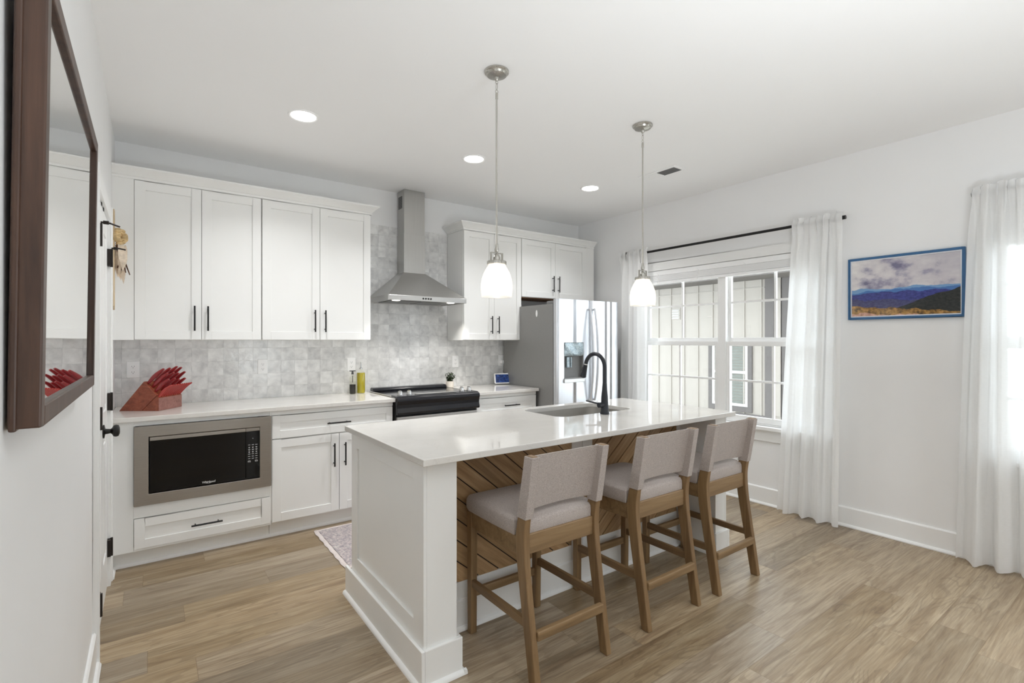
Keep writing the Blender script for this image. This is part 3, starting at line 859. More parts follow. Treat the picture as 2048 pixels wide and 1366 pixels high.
# drawer + two door cabinet
t = base('white base cabinet with one drawer over two doors left of the range', 0.675, 1.552)
m = MB(); m.box(0.674, 1.553, YD + 0.022, YB - 0.004, 0.105, 0.885); m.box(0.6742, 1.553, YD + 0.006, YD + 0.0215, 0.8535, 0.885); m.box(0.6742, 0.6772, YD + 0.004, YD + 0.0215, 0.107, 0.8535); m.box(0.674, 1.553, 3.81, 3.83, 0, 0.105); m.build('carcass', 'cabinet_paint', t, bevel=0.001)
d = MB(); shaker(d, 0.678, 1.549, YD, 0.692, 0.85, 0.052); o = d.build('drawer', 'cabinet_paint', t, bevel=0.0015); pull(o, 1.125, YD, 0.768, 0.17, False)
for (a, c2, hx) in ((0.678, 1.132, 1.092), (1.136, 1.549, 1.172)):
    d = MB(); shaker(d, a, c2, YD, 0.118, 0.684); o = d.build('door', 'cabinet_paint', t, bevel=0.0015); pull(o, hx, YD, 0.533, 0.17, True)
# right of the range
t = base('white base cabinet with a drawer between the range and the refrigerator', 2.325, 3.005)
m = MB(); m.box(2.326, 3.005, YD + 0.022, YB - 0.004, 0.105, 0.885); m.box(2.326, 3.005, YD + 0.006, YD + 0.0215, 0.8535, 0.885); m.box(2.326, 3.005, 3.81, 3.83, 0, 0.105); m.build('carcass', 'cabinet_paint', t, bevel=0.001)
d = MB(); shaker(d, 2.33, 3.001, YD, 0.692, 0.85, 0.052); o = d.build('drawer', 'cabinet_paint', t, bevel=0.0015); pull(o, 2.70, YD, 0.775, 0.17, False)
for (a, c2, hx) in ((2.33, 2.664, 2.624), (2.668, 3.001, 2.708)):
    d = MB(); shaker(d, a, c2, YD, 0.118, 0.684); o = d.build('door', 'cabinet_paint', t, bevel=0.0015); pull(o, hx, YD, 0.533, 0.17, True)
# quarter round along the toe kick
m = MB(); m.prism([(3.81, 0), (3.792, 0), (3.793, 0.01), (3.80, 0.018), (3.81, 0.02)], lambda y, z: (XL + 0.02, y, z), lambda y, z: (1.553, y, z))
struct(m.build('trim_1', 'trim_paint'))

# countertops
m = MB(); m.box(XL + 0.004, 1.562, 3.70, YB - 0.009, 0.886, 0.914)
tag(m.build('countertop', 'quartz', bevel=0.003), 'white quartz countertop left of the range, carrying the knife block', 'countertop', 'quartz worktops')
m = MB(); m.box(2.318, 3.015, 3.70, YB - 0.009, 0.886, 0.914)
tag(m.build('countertop', 'quartz', bevel=0.003), 'short white quartz countertop between range and refrigerator', 'countertop', 'quartz worktops')

# ------------------------------------------------------------------ built-in microwave
YM = 3.716
t = thing('microwave', 'built-in stainless microwave with black glass door below the left counter', 'microwave', (0.297, 3.9, 0.378))
x0, x1, z0, z1 = -0.078, 0.672, 0.377, 0.853
ix0, ix1, iz0, iz1 = -0.006, 0.604, 0.443, 0.789
m = MB(); yb = YM + 0.016
m.ring(x0, x1, z0, z1, ix0 - x0, YM, yb, iz0 - z0)
plabel(m.build('trim_frame', 'steel_mw', t, bevel=0.003), 'brushed stainless trim frame')
m = MB(); m.box(ix0 + 0.002, ix1 - 0.002, YM + 0.03, 4.15, iz0 + 0.002, iz1 - 0.002); m.build('housing', 'rubber_seal', t)
xs = 0.515
m = MB(); m.box(ix0 + 0.005, xs - 0.001, YM + 0.002, YM + 0.028, iz0 + 0.005, iz1 - 0.027)
dd = plabel(m.build('door', 'dark_glass', t, bevel=0.001), 'black glass door')
m = MB(); m.box(ix0 + 0.005, xs - 0.001, YM - 0.001, YM + 0.028, iz1 - 0.026, iz1 - 0.005); plabel(m.build('door_handle', 'steel_mw', dd, bevel=0.001), 'stainless strip along the door top')
m = MB(); m.box(xs + 0.001, ix1 - 0.005, YM + 0.002, YM + 0.028, iz0 + 0.005, iz1 - 0.027)
cp = plabel(m.build('control_panel', 'dark_glass', t, bevel=0.001), 'black control panel')
m = MB(); m.box(xs + 0.001, ix1 - 0.005, YM - 0.001, YM + 0.028, iz1 - 0.026, iz1 - 0.005); m.build('panel_strip', 'steel_mw', cp, bevel=0.001)
m = MB(); random.seed(4)
for r in range(8):
    for c_ in range(3):
        if r == 7 and c_ == 1: continue
        xx = 0.536 + c_ * 0.0215; zz = 0.672 - r * 0.0152
        w = 0.0065 if r not in (1, 3) else 0.0048
        m.box(xx - w, xx + w, YM + 0.0005, YM + 0.0022, zz - 0.0012, zz + 0.0012)
        if r in (1, 2, 3): m.box(xx - 0.003, xx + 0.003, YM + 0.0005, YM + 0.0022, zz - 0.0055, zz - 0.0032)
        if r == 7: m.box(xx - 0.008, xx + 0.008, YM + 0.0005, YM + 0.0022, zz - 0.008, zz - 0.0066); m.box(xx - 0.008, xx - 0.0065, YM + 0.0005, YM + 0.0022, zz - 0.008, zz); m.box(xx + 0.0065, xx + 0.008, YM + 0.0005, YM + 0.0022, zz - 0.008, zz)
plabel(m.build('key_markings', 'print_white', cp), 'small pale key markings')
m = MB(); m.box(0.5565, 0.5595, YM + 0.0005, YM + 0.0022, 0.7125, 0.7165); plabel(m.build('indicator_light', 'print_white', cp), 'small pale dot above the keys')
text_mesh('lettering', 'Whirlpool', 0.0175, lambda x, y: (0.304 + x, YM + 0.0012, 0.4655 + y), 'print_white', dd, shear=0.15, bold=0.0003)
m = MB(); m.tube([(0.304 - 0.025 + 0.05 * k / 12, YM + 0.0012, 0.4665 - 0.006 * math.sin(PI * k / 12) - 0.0035) for k in range(13)], 0.0006, 6); m.build('logo_swoosh', 'print_white', dd)

# ------------------------------------------------------------------ range
t = thing('range', 'slide-in electric range with black control panel below the hood', 'range', (1.94, 3.98, 0))
rx0, rx1 = 1.568, 2.312
MB().box(rx0, rx1, 3.72, 4.30, 0.02, 0.905).build('range_body', 'rubber_seal', t)
m = MB(); m.box(rx0 + 0.004, rx1 - 0.004, 3.70, 4.29, 0.905, 0.922); plabel(m.build('cooktop', 'black_gloss', t, bevel=0.003), 'glossy black glass cooktop')
for sx0, sx1, sy0, sy1 in ((rx0, rx0 + 0.006, 3.74, 4.3), (rx1 - 0.006, rx1, 3.74, 4.3)):
    m = MB(); m.box(sx0, sx1, sy0, sy1, 0.915, 0.924); m.build('cooktop_trim', 'steel_x', t, bevel=0.001)
m = MB(); prof = [(4.225, 0.92), (4.225, 0.938), (4.24, 0.950), (4.29, 0.953), (4.305, 0.945), (4.305, 0.92)]
m.prism(prof, lambda y, z: (rx0 + 0.01, y, z), lambda y, z: (rx1 - 0.01, y, z)); m.build('rear_vent_trim', 'black_enamel', t, bevel=0.006)
m = MB(); prof = [(3.80, 0.918), (3.80, 0.93), (3.70, 0.928), (3.668, 0.915), (3.66, 0.895), (3.672, 0.86), (3.675, 0.835), (3.664, 0.80), (3.668, 0.785), (3.70, 0.78), (3.72, 0.80), (3.72, 0.918)]
m.prism(prof, lambda y, z: (rx0 - 0.004, y, z), lambda y, z: (rx1 + 0.012, y, z))
cp = plabel(m.build('control_panel', 'black_enamel', t, bevel=0.008, segs=3), 'black curved control panel')
m = MB(); m.box(1.76, 2.13, 3.725, 3.782, 0.9305, 0.933); plabel(m.build('touch_display', 'steel_x', cp, bevel=0.001), 'pale glossy control strip')
for x in (1.622, 1.70, 2.19, 2.262):
    m = MB(); m.lathe([(0.023, 0), (0.023, 0.006), (0.019, 0.008), (0.017, 0.03), (0.015, 0.034)], (x, 3.752, 0.929), 24); m.box(x - 0.003, x + 0.003, 3.735, 3.769, 0.955, 0.968)
    plabel(m.build('knob', 'chrome', cp, smooth=True), 'chrome burner knob')
m = MB(); m.box(rx0 + 0.004, rx1 - 0.004, 3.685, 3.72, 0.20, 0.765)
dd = plabel(m.build('oven_door', 'steel_x', t, bevel=0.005), 'stainless oven door')
MB().box(rx0 + 0.1, rx1 - 0.1, 3.682, 3.688, 0.30, 0.60).build('oven_window', 'dark_glass', dd)
m = MB(); m.tube([(rx0 + 0.05, 3.63, 0.715), (rx1 - 0.05, 3.63, 0.715)], 0.012, 14)
for x in (rx0 + 0.08, rx1 - 0.08): m.tube([(x, 3.69, 0.715), (x, 3.63, 0.715)], 0.009, 10)
m.build('oven_handle', 'steel_x', dd, smooth=True)
MB().box(rx0 + 0.004, rx1 - 0.004, 3.69, 3.72, 0.03, 0.19).build('drawer', 'steel_x', t, bevel=0.004)

# ------------------------------------------------------------------ range hood
t = thing('range_hood', 'stainless chimney range hood on the tiled wall above the range', 'range hood', (1.95, 4.1, 1.70))
hx0, hx1, hyf, hyb = 1.572, 2.312, 3.875, YB - 0.009
c0, c1, cyf = 1.852, 2.062, 4.198
m = MB(); m.box(c0 + 0.003, c1 - 0.003, cyf + 0.003, hyb, 2.335, ZC - 0.001); uc = m.build('upper_chimney', 'steel_hood', t, bevel=0.002)
m = MB(); m.box(c0, c1, cyf, hyb, 1.98, 2.338); m.build('lower_chimney', 'steel_hood', t, bevel=0.002)
m = MB(); m.box(c0 + 0.0015, c0 + 0.0035, 4.245, 4.325, 2.575, 2.685); g = plabel(m.build('vent_grille', 'slot_dark', uc), 'dark slotted vent')
m = MB()
for k in range(7): m.box(c0 + 0.0008, c0 + 0.003, 4.247, 4.323, 2.583 + k * 0.0145, 2.587 + k * 0.0145)
m.build('grille_bars', 'plastic_grey', g)
zt, zb, zl = 1.985, 1.747, 1.705
m = MB(); m.hexa([(hx0, hyf, zb), (hx1, hyf, zb), (hx0, hyb, zb), (hx1, hyb, zb), (c0 - 0.003, cyf - 0.003, zt), (c1 + 0.003, cyf - 0.003, zt), (c0 - 0.003, hyb, zt), (c1 + 0.003, hyb, zt)])
m.build('canopy', 'steel_hood', t, bevel=0.003)
m = MB(); 
m.box(hx0, hx1, hyf, hyf + 0.012, zl, zb); m.box(hx0, hx0 + 0.012, hyf, hyb, zl, zb); m.box(hx1 - 0.012, hx1, hyf, hyb, zl, zb); m.box(hx0, hx1, hyb - 0.012, hyb, zl, zb)
lip = m.build('lip', 'steel_x', t, bevel=0.002)
m = MB(); m.box(hx0 + 0.012, hx1 - 0.012, hyf + 0.012, hyb - 0.012, zl + 0.008, zl + 0.018); m.build('underside', 'steel_x', t)
for k in range(2):
    m = MB(); xa = hx0 + 0.08 + k * 0.30; m.box(xa, xa + 0.28, hyf + 0.13, hyb - 0.05, zl + 0.003, zl + 0.0075)
    plabel(m.build('grease_filter', 'hood_filter', t, bevel=0.001), 'metal mesh grease filter')
for x in (hx0 + 0.10, hx1 - 0.12):
    m = MB(); m.lathe([(0.0001, 0), (0.03, 0), (0.034, 0.003), (0.034, 0.008)], (x, hyf + 0.075, zl), 24, cap=False); plabel(m.build('hood_light', 'hood_bulb', t), 'lit round hood light')
    hl_ = bpy.data.lights.new('hood_lamp', 'SPOT'); hl_.energy = 7.0; hl_.spot_size = math.radians(110); hl_.spot_blend = 0.6; hl_.shadow_soft_size = 0.025; hl_.color = (1, 0.97, 0.92)
    ho_ = bpy.data.objects.new('lamp', hl_); COL.objects.link(ho_); ho_.parent = t; ho_.location = (x - 1.95, hyf + 0.075 - 4.1, zl - 0.006 - 1.70)
for k in range(4):
    m = MB(); m.lathe([(0.0075, 0), (0.0075, -0.004), (0.006, -0.005)], (1.885 + k * 0.024, hyf, 1.727), 16, axis='y'); plabel(m.build('button', 'black_metal', lip), 'small dark button')

# ------------------------------------------------------------------ refrigerator
t = thing('refrigerator', 'stainless side-by-side refrigerator with ice dispenser beside the window wall', 'refrigerator', (3.45, 3.9, 0))
fx0, fx1, fz = 3.03, 3.868, 1.712
MB().box(fx0, fx1, 3.515, 4.31, 0.03, fz).build('cabinet_body', 'fridge_side', t, bevel=0.004)
m = MB(); m.box(fx0 + 0.01, fx1 - 0.01, 3.505, 3.52, 0.06, 1.745); m.build('door_gasket', 'rubber_seal', t)
MB().box(fx0 + 0.02, fx1 - 0.02, 3.49, 3.53, 0.0, 0.06).build('base_grille', 'rubber_seal', t)
for x in (fx0 + 0.01, fx1 - 0.09):
    m = MB(); m.box(x, x + 0.08, 3.49, 3.62, fz, fz + 0.03); m.build('hinge_cover', 'plastic_grey', t, bevel=0.006)
def fdoor(x0, x1, hole=None):
    """door with a softly crowned front"""
    m = MB(); N = 16; z0, z1 = 0.065, 1.757
    def yf(x):
        s_ = (x - x0) / (x1 - x0) * 2 - 1
        return 3.452 + 0.006 * s_ * s_ + 0.022 * max(0, abs(s_) - 0.9) * 10 * max(0, abs(s_) - 0.9) * 10 * 0.9
    xs_ = [x0 + (x1 - x0) * k / N for k in range(N + 1)]
    xs_ = sorted(set(xs_ + ([hole[0], hole[1]] if hole else []) + [x0 + 0.003, x0 + 0.008, x1 - 0.003, x1 - 0.008]))
    for a, b2 in zip(xs_, xs_[1:]):
        segs_ = [(z0, z1)]
        if hole and a >= hole[0] - 1e-6 and b2 <= hole[1] + 1e-6: segs_ = [(z0, hole[2]), (hole[3], z1)]
        for s0, s1 in segs_: m.hexa([(a, yf(a), s0), (b2, yf(b2), s0), (a, 3.505, s0), (b2, 3.505, s0), (a, yf(a), s1), (b2, yf(b2), s1), (a, 3.505, s1), (b2, 3.505, s1)])
    return m
dx0, dx1, dz0, dz1 = 3.115, 3.365, 1.005, 1.352
ld_ = fdoor(fx0, 3.4665, (dx0, dx1, dz0, dz1)).build('freezer_door', 'steel_z', t, smooth=True, angle=50)
rd_ = fdoor(3.4715, fx1).build('fridge_door', 'steel_z', t, smooth=True, angle=50)
for dd, hx in ((ld_, 3.438), (rd_, 3.500)):
    m = MB(); pts = []
    for k in range(21):
        s_ = k / 20; pts.append((hx, 3.452 - 0.012 - 0.05 * math.sin(PI * s_) ** 0.8, 0.79 + 0.89 * s_))
    m.tube(pts, [0.009 + 0.006 * math.sin(PI * k / 20) for k in range(21)], 14)
    m.tube([(hx, 3.456, 0.80), (hx, 3.44, 0.795)], 0.009, 10); m.tube([(hx, 3.456, 1.67), (hx, 3.44, 1.675)], 0.009, 10)
    plabel(m.build('handle', 'steel_z', dd, smooth=True), 'bowed stainless handle')
m = MB(); m.box(dx0, dx1, 3.494, 3.50, dz0, dz1); m.box(dx0, dx0 + 0.006, 3.457, 3.495, dz0, dz1); m.box(dx1 - 0.006, dx1, 3.457, 3.495, dz0, dz1)
m.box(dx0, dx1, 3.457, 3.495, dz1 - 0.006, dz1); m.box(dx0, dx1, 3.445, 3.495, dz0, dz0 + 0.012)
dp = plabel(m.build('dispenser_recess', 'plastic_grey', ld_, bevel=0.002), 'grey dispenser recess')
m = MB(); m.grid(14, 8, lambda a, b2: (dx0 + 0.006 + (dx1 - dx0 - 0.012) * a, 3.45 + 0.004 * math.sin(9 * a + 5 * b2) + (0.0 if b2 > 0.1 else 0.012), dz1 - 0.128 + 0.124 * b2)); m.box(dx0 + 0.006, dx1 - 0.006, 3.462, 3.49, dz1 - 0.126, dz1 - 0.006)
plabel(m.build('dispenser_panel', 'film', dp, smooth=True), 'panel under wrinkled protective film')
m = MB(); m.box(dx0 + 0.05, dx0 + 0.085, 3.47, 3.49, dz0 + 0.11, dz0 + 0.21); m.box(dx0 + 0.10, dx0 + 0.115, 3.472, 3.49, dz0 + 0.11, dz0 + 0.21); plabel(m.build('dispenser_paddle', 'film', dp, bevel=0.003), 'dispenser paddles')
m = MB(); m.box(dx0 - 0.006, dx1 + 0.006, 3.44, 3.46, dz0 - 0.03, dz0 + 0.004); m.build('drip_tray', 'steel_x', dp, bevel=0.003)
m = MB(); m.lathe([(0.0001, 0), (0.016, 0)], (0, 0, 0), 24, cap=False)
m.v = [(fx0 - 0.0012, 3.755 + y * 0.9, 1.632 + x * 2.1) for x, y, z in m.v]
plabel(m.build('sticker', 'plastic_white', [o for o in t.children if o.name.startswith('cabinet_body')][0]), 'white oval sticker')
# ------------------------------------------------------------------ outlets
def outlet(x, z, label):
    t = thing('wall_outlet', label, 'outlet', (x, YB - 0.008, z - 0.058), group='white outlets on the backsplash')
    y = YB - 0.008
    MB().box(x - 0.036, x + 0.036, y - 0.006, y, z - 0.058, z + 0.058).build('cover_plate', 'plastic_white', t, bevel=0.003)
    for s in (-1, 1):
        m = MB(); m.prism([(0.017 * math.cos(a) * 1.0, 0.0145 * math.sin(a)) for a in [2 * PI * k / 20 for k in range(20)]], lambda a, b_: (x + a, y - 0.0075, z + s * 0.0195 + b_), lambda a, b_: (x + a, y - 0.005, z + s * 0.0195 + b_))
        r = m.build('receptacle', 'plastic_white', t)
        m = MB(); zz = z + s * 0.0195
        m.box(x - 0.0075, x - 0.0055, y - 0.0079, y - 0.0074, zz - 0.001, zz + 0.006); m.box(x + 0.0055, x + 0.0075, y - 0.0079, y - 0.0074, zz - 0.001, zz + 0.006); m.box(x - 0.002, x + 0.002, y - 0.0079, y - 0.0074, zz - 0.009, zz - 0.005)
        plabel(m.build('slots', 'slot_dark', r), 'dark plug slots')
outlet(-0.095, 1.168, 'white wall outlet behind the knife block')
outlet(0.723, 1.163, 'white wall outlet alone on the tile mid way along the left counter')
outlet(1.427, 1.16, 'white wall outlet above the two glass bottles')
outlet(2.466, 1.16, 'white wall outlet above the small potted plant')
outlet(3.025, 1.16, 'white wall outlet above the smart display')
m = MB(); m.box(3.008, 3.042, YB - 0.045, YB - 0.0145, 1.125, 1.16)
m.tube([(3.03, YB - 0.03, 1.127), (3.032, YB - 0.03, 1.06), (3.02, YB - 0.03, 0.99), (3.0, YB - 0.035, 0.935), (2.985, YB - 0.05, 0.92)], 0.0025, 8)
tag(m.build('power_adapter', 'plastic_white', bevel=0.002), 'white plug adapter with cord in the outlet above the smart display', 'plug')

# ------------------------------------------------------------------ knife block
S = Vector((0.81, -0.5864, 0)).normalized(); Wd = Vector((-S.y, S.x, 0)); A = Vector((-0.162, 4.092, 0.914))
KW = 0.226
def K(s, w, z): return A + S * s + Wd * w + Vector((0, 0, z))
t = thing('knife_block', 'reddish wooden slanted knife block full of red-handled knives', 'knife block', tuple(K(0.13, KW / 2, 0)))
m = MB(); prof = [(0.0, 0.0), (0.145, 0.0), (0.242, 0.099), (0.16, 0.191)]
m.prism(prof, lambda s, z: K(s, 0, z), lambda s, z: K(s, KW, z)); m.build('block', 'block_wood', t, bevel=0.002)
m = MB(); prof = [(0.147, 0.0), (0.256, 0.0), (0.256, 0.084), (0.2435, 0.0965)]
m.prism(prof, lambda s, z: K(s, 0, z), lambda s, z: K(s, KW, z)); fb = m.build('steak_knife_holder', 'block_wood', t, bevel=0.002)
m = MB(); m.prism([(0.2555, 0.001), (0.2566, 0.001), (0.2566, 0.083), (0.2555, 0.083)], lambda s, z: K(s, 0.001, z), lambda s, z: K(s, KW - 0.001, z)); plabel(m.build('front_face', 'block_front_sheen', fb), 'wood front with a greyish sheen put into its colour')
text_mesh('lettering', 'rada', 0.03, lambda x, y: K(0.2568, KW - 0.045 + x * 1.25, 0.045 + y), 'logo_burn', fb)
Dk = (S * 0.73 + Vector((0, 0, 0.683))).normalized()
Nk = Dk.cross(Wd).normalized()
def knife(base, ln, thick, wide, mat, label, grp, bend=0.0, blade=0.1):
    t = thing('kitchen_knife' if grp.startswith('large') else 'steak_knife', label, 'knife', tuple(base), group=grp)
    m = MB(); N = 9; rings = []
    for k in range(N + 1):
        s_ = k / N
        c_ = base + Dk * (ln * s_ + 0.001) + Nk * (bend * math.sin(s_ * PI * 0.9) - bend * 0.5 * s_)
        ww = wide * (0.72 + 0.38 * math.sin(PI * min(1, s_ * 1.15)) - (0.18 if k == N else 0) - (0.12 if k == 0 else 0)); th = thick * (0.85 + 0.25 * math.sin(PI * s_))
        rings.append(len(m.v))
        for j in range(10):
            a = 2 * PI * j / 10; m.v.append(tuple(c_ + Wd * (th * math.cos(a)) + Nk * (ww * math.sin(a))))
    for a, b_ in zip(rings, rings[1:]):
        for j in range(10): m.f.append((a + j, a + (j + 1) % 10, b_ + (j + 1) % 10, b_ + j))
    m.f.append(tuple(rings[0] + j for j in range(10))); m.f.append(tuple(rings[-1] + j for j in reversed(range(10))))
    m.build('handle', mat, t, smooth=True)
    m = MB(); b0 = base - Dk * blade
    p = []
    for q in (b0, base):
        for n_ in (-0.006, 0.006):
            for w_ in (-0.0007, 0.0007): p.append(q + Nk * n_ + Wd * w_)
    m.hexa(p); plabel(m.build('blade', 'chrome', t), 'steel blade inside the block')
rows = [(0.14, 4, 0.138, 0.0, 'back'), (0.42, 4, 0.130, 0.02, 'middle'), (0.72, 4, 0.112, 0.0, 'front')]
random.seed(11)
for fr, n, ln, sh, nm in rows:
    for k in range(n):
        s_ = 0.16 + fr * (0.242 - 0.16); z_ = 0.191 + fr * (0.099 - 0.191)
        w_ = 0.024 + sh * 0.5 + k * (KW - 0.054) / (n - 1)
        knife(K(s_, w_, z_), ln * (0.9 + 0.2 * random.random()), 0.0095, 0.0122, 'red_handle',
              f'dark red knife handle, {ORD[k]} from the left in the {nm} row of the knife block', 'large knives in the knife block', 0.006)
for k in range(10):
    w_ = 0.012 + k * (KW - 0.024) / 9
    knife(K(0.2495, w_, 0.0906), 0.112, 0.0046, 0.0082, 'steak_handle', f'slim orange-red steak knife handle, {ORD[k]} from the left along the block front', 'steak knives in the knife block', 0.010, 0.06)

# ------------------------------------------------------------------ bottles on the left counter
def bottle(x, y, r, h, liquid_mat, lh, label, tall):
    t = thing('bottle', label, 'bottle', (x, y, 0.914))
    m = MB(); zb = 0.9145
    m.lathe([(0.0001, 0), (r * 0.93, 0), (r, 0.006), (r, h * 0.86), (r * 0.93, h * 0.92), (r * 0.6, h * 0.97), (r * 0.36, h), (r * 0.34, h + 0.014)], (x, y, zb), 28, cap=False)
    m.build('glass_body', 'bottle_glass', t, smooth=True)
    m = MB(); m.lathe([(0.0001, 0.003), (r * 0.9, 0.003), (r * 0.95, 0.008), (r * 0.95, min(lh, h * 0.86)), (r * 0.86, min(lh, h * 0.91)), (0.0001, min(lh, h * 0.915))], (x, y, zb), 28, cap=False)
    m.build('contents', liquid_mat, t, smooth=True)
    m = MB(); z = zb + h + 0.012
    m.lathe([(r * 0.36, 0), (r * 0.36, 0.012), (0.006, 0.016), (0.005, 0.03)], (x, y, z), 18)
    if tall: m.tube([(x, y, z + 0.028), (x + 0.001, y, z + 0.04), (x - 0.004, y - 0.004, z + 0.062)], [0.006, 0.004, 0.003], 10)
    else:
        m.box(x - 0.024, x + 0.024, y - 0.006, y + 0.006, z + 0.026, z + 0.033); m.tube([(x, y, z), (x, y, z + 0.03)], 0.008, 12); m.tube([(x, y, z - 0.01), (x, y, z - 0.07)], 0.003, 8)
    plabel(m.build('pourer' if tall else 'pump', 'chrome' if tall else 'slot_dark', t, smooth=True), 'metal pour spout' if tall else 'dark pump top')
bottle(1.478, 4.255, 0.037, 0.195, 'oil', 0.188, 'tall glass bottle of yellow-green cooking oil on the left counter', True)
bottle(1.396, 4.225, 0.026, 0.155, 'soy', 0.082, 'small glass pump bottle half full of dark sauce beside the oil bottle', False)

# ------------------------------------------------------------------ potted plant
t = thing('potted_plant', 'small leafy green plant in a cream pot beside the range', 'plant', (2.345, 4.25, 0.914))
px_, py_ = 2.352, 4.255
m = MB(); m.lathe([(0.0001, 0.0), (0.031, 0.0), (0.037, 0.006), (0.038, 0.03), (0.036, 0.062), (0.033, 0.062), (0.032, 0.05), (0.0001, 0.05)], (px_, py_, 0.9145), 32, cap=False); m.build('pot', 'pot_ceramic', t, smooth=True)
m = MB(); m.lathe([(0.0001, 0.052), (0.0318, 0.052)], (px_, py_, 0.9145), 24, cap=False); m.build('soil', 'soil', t)
m = MB(); random.seed(3)
for st in range(22):
    a = random.random() * 2 * PI; tilt = random.uniform(0.0, 0.75); ln = random.uniform(0.045, 0.095)
    d = Vector((math.cos(a) * tilt, math.sin(a) * tilt, 1)).normalized()
    base_ = Vector((px_ + 0.01 * math.cos(a), py_ + 0.01 * math.sin(a), 0.965))
    m.tube([base_, base_ + d * ln], 0.0012, 5)
    for k in range(8):
        p = base_ + d * (ln * (0.15 + 0.85 * k / 7))
        b_ = a + k * 2.4; ld = Vector((math.cos(b_), math.sin(b_), random.uniform(0.1, 0.8))).normalized()
        sd = ld.cross(Vector((0, 0, 1))).normalized(); up = sd.cross(ld)
        L_ = random.uniform(0.018, 0.026); W_ = L_ * 0.36
        p1 = p + ld * L_ * 0.5; p2 = p + ld * L_
        m.quad(p, p1 + sd * W_ + up * 0.002, p2, p1 - up * 0.0015); m.quad(p, p1 - up * 0.0015, p2, p1 - sd * W_ + up * 0.002)
m.build('foliage', 'leaf', t, fix=False)

# ------------------------------------------------------------------ smart display
ex, ey = 2.975, 4.235
t = thing('smart_display', 'white tablet-like smart display with a blue screen on the right counter', 'display', (ex, ey, 0.914), rot=math.radians(-14))
lean = 0.2
def E_(x, y, z): return (x, y + z * lean, z + 0.001)
m = MB()
def rrect(w, h, r, n=5):
    p = []
    for cx, cy, a0 in ((w - r, h - r, 0), (-w + r, h - r, PI / 2), (-w + r, -h + r, PI), (w - r, -h + r, 1.5 * PI)):
        for k in range(n + 1): a = a0 + PI / 2 * k / n; p.append((cx + r * math.cos(a), cy + r * math.sin(a)))
    return p
m.prism(rrect(0.1, 0.053, 0.009), lambda a, c_: E_(a, -0.012, 0.061 + c_), lambda a, c_: E_(a, 0.002, 0.061 + c_)); bd = m.build('body', 'plastic_white', t, local=True, bevel=0.001)
m = MB(); m.prism(rrect(0.088, 0.0415, 0.003), lambda a, c_: E_(a, -0.0131, 0.061 + c_), lambda a, c_: E_(a, -0.0121, 0.061 + c_)); plabel(m.build('screen', 'screen', bd, local=True), 'blue lit screen')
m = MB(); m.prism([(-0.012, 0.0), (0.062, 0.0), (0.05, 0.03), (0.018, 0.09), (0.006, 0.085), (-0.004, 0.02)], lambda y, z: (-0.055, y + 0.01, z + 0.001), lambda y, z: (0.055, y + 0.01, z + 0.001)); m.build('stand', 'plastic_grey', t, local=True, bevel=0.004)

# ------------------------------------------------------------------ wall hanging by the pantry door
t = thing('wall_hanging', 'pale wooden slat hung with dried cream flowers and feathers beside the pantry door', 'wall decoration', (XL, 3.86, 1.55))
wy = 3.87
m = MB(); m.prism([(0, 1.58), (0.028, 1.555), (0.056, 1.585), (0.056, 2.16), (0.0, 2.165)], lambda y, z: (XL + 0.002, wy - 0.028 + y, z), lambda y, z: (XL + 0.022, wy - 0.028 + y, z)); m.build('slat', 'slat_wood', t, bevel=0.002)
random.seed(8)
m = MB()
for k in range(16):
    a = k * 2.4; rr = 0.012 + 0.0022 * k
    c_ = Vector((XL + 0.048 + 0.018 * math.cos(a), wy + rr * 0.7 * math.cos(a), 2.005 + rr * math.sin(a)))
    R_ = Matrix.Rotation(a, 3, 'X') @ Matrix.Rotation(0.6, 3, 'Y')
    m.ellipsoid(c_, (0.022, 0.006 + 0.0006 * k, 0.02), 8, 5, R_)
plabel(m.build('flower', 'dried_cream', t, smooth=True), 'cream dried flower')
m = MB()
for k in range(5):
    y = wy - 0.03 + 0.015 * k
    m.grid(4, 12, lambda a, b_: (XL + 0.050 + 0.044 * (a - 0.5) * math.sin(PI * (0.18 + 0.80 * b_)) + 0.014 * math.sin(2.4 * b_ + 1.3 * k), y + 0.01 * math.sin(8 * b_ + k), 1.95 - (0.16 + 0.018 * k) * b_ + 0.012 * abs(a - 0.5)))
plabel(m.build('feather', 'dried_pale', t, fix=False), 'pale feather')
m = MB()
for k in range(4):
    m.tube([(XL + 0.03 + 0.008 * k, wy - 0.01 + 0.008 * k, 1.95), (XL + 0.05 + 0.004 * k, wy + 0.004 * k, 1.88), (XL + 0.035 + 0.02 * k, wy - 0.01, 1.81 - 0.012 * k)], [0.007, 0.006, 0.003], 6)
plabel(m.build('twig', 'dried_dark', t, smooth=True), 'dark twig and pod')

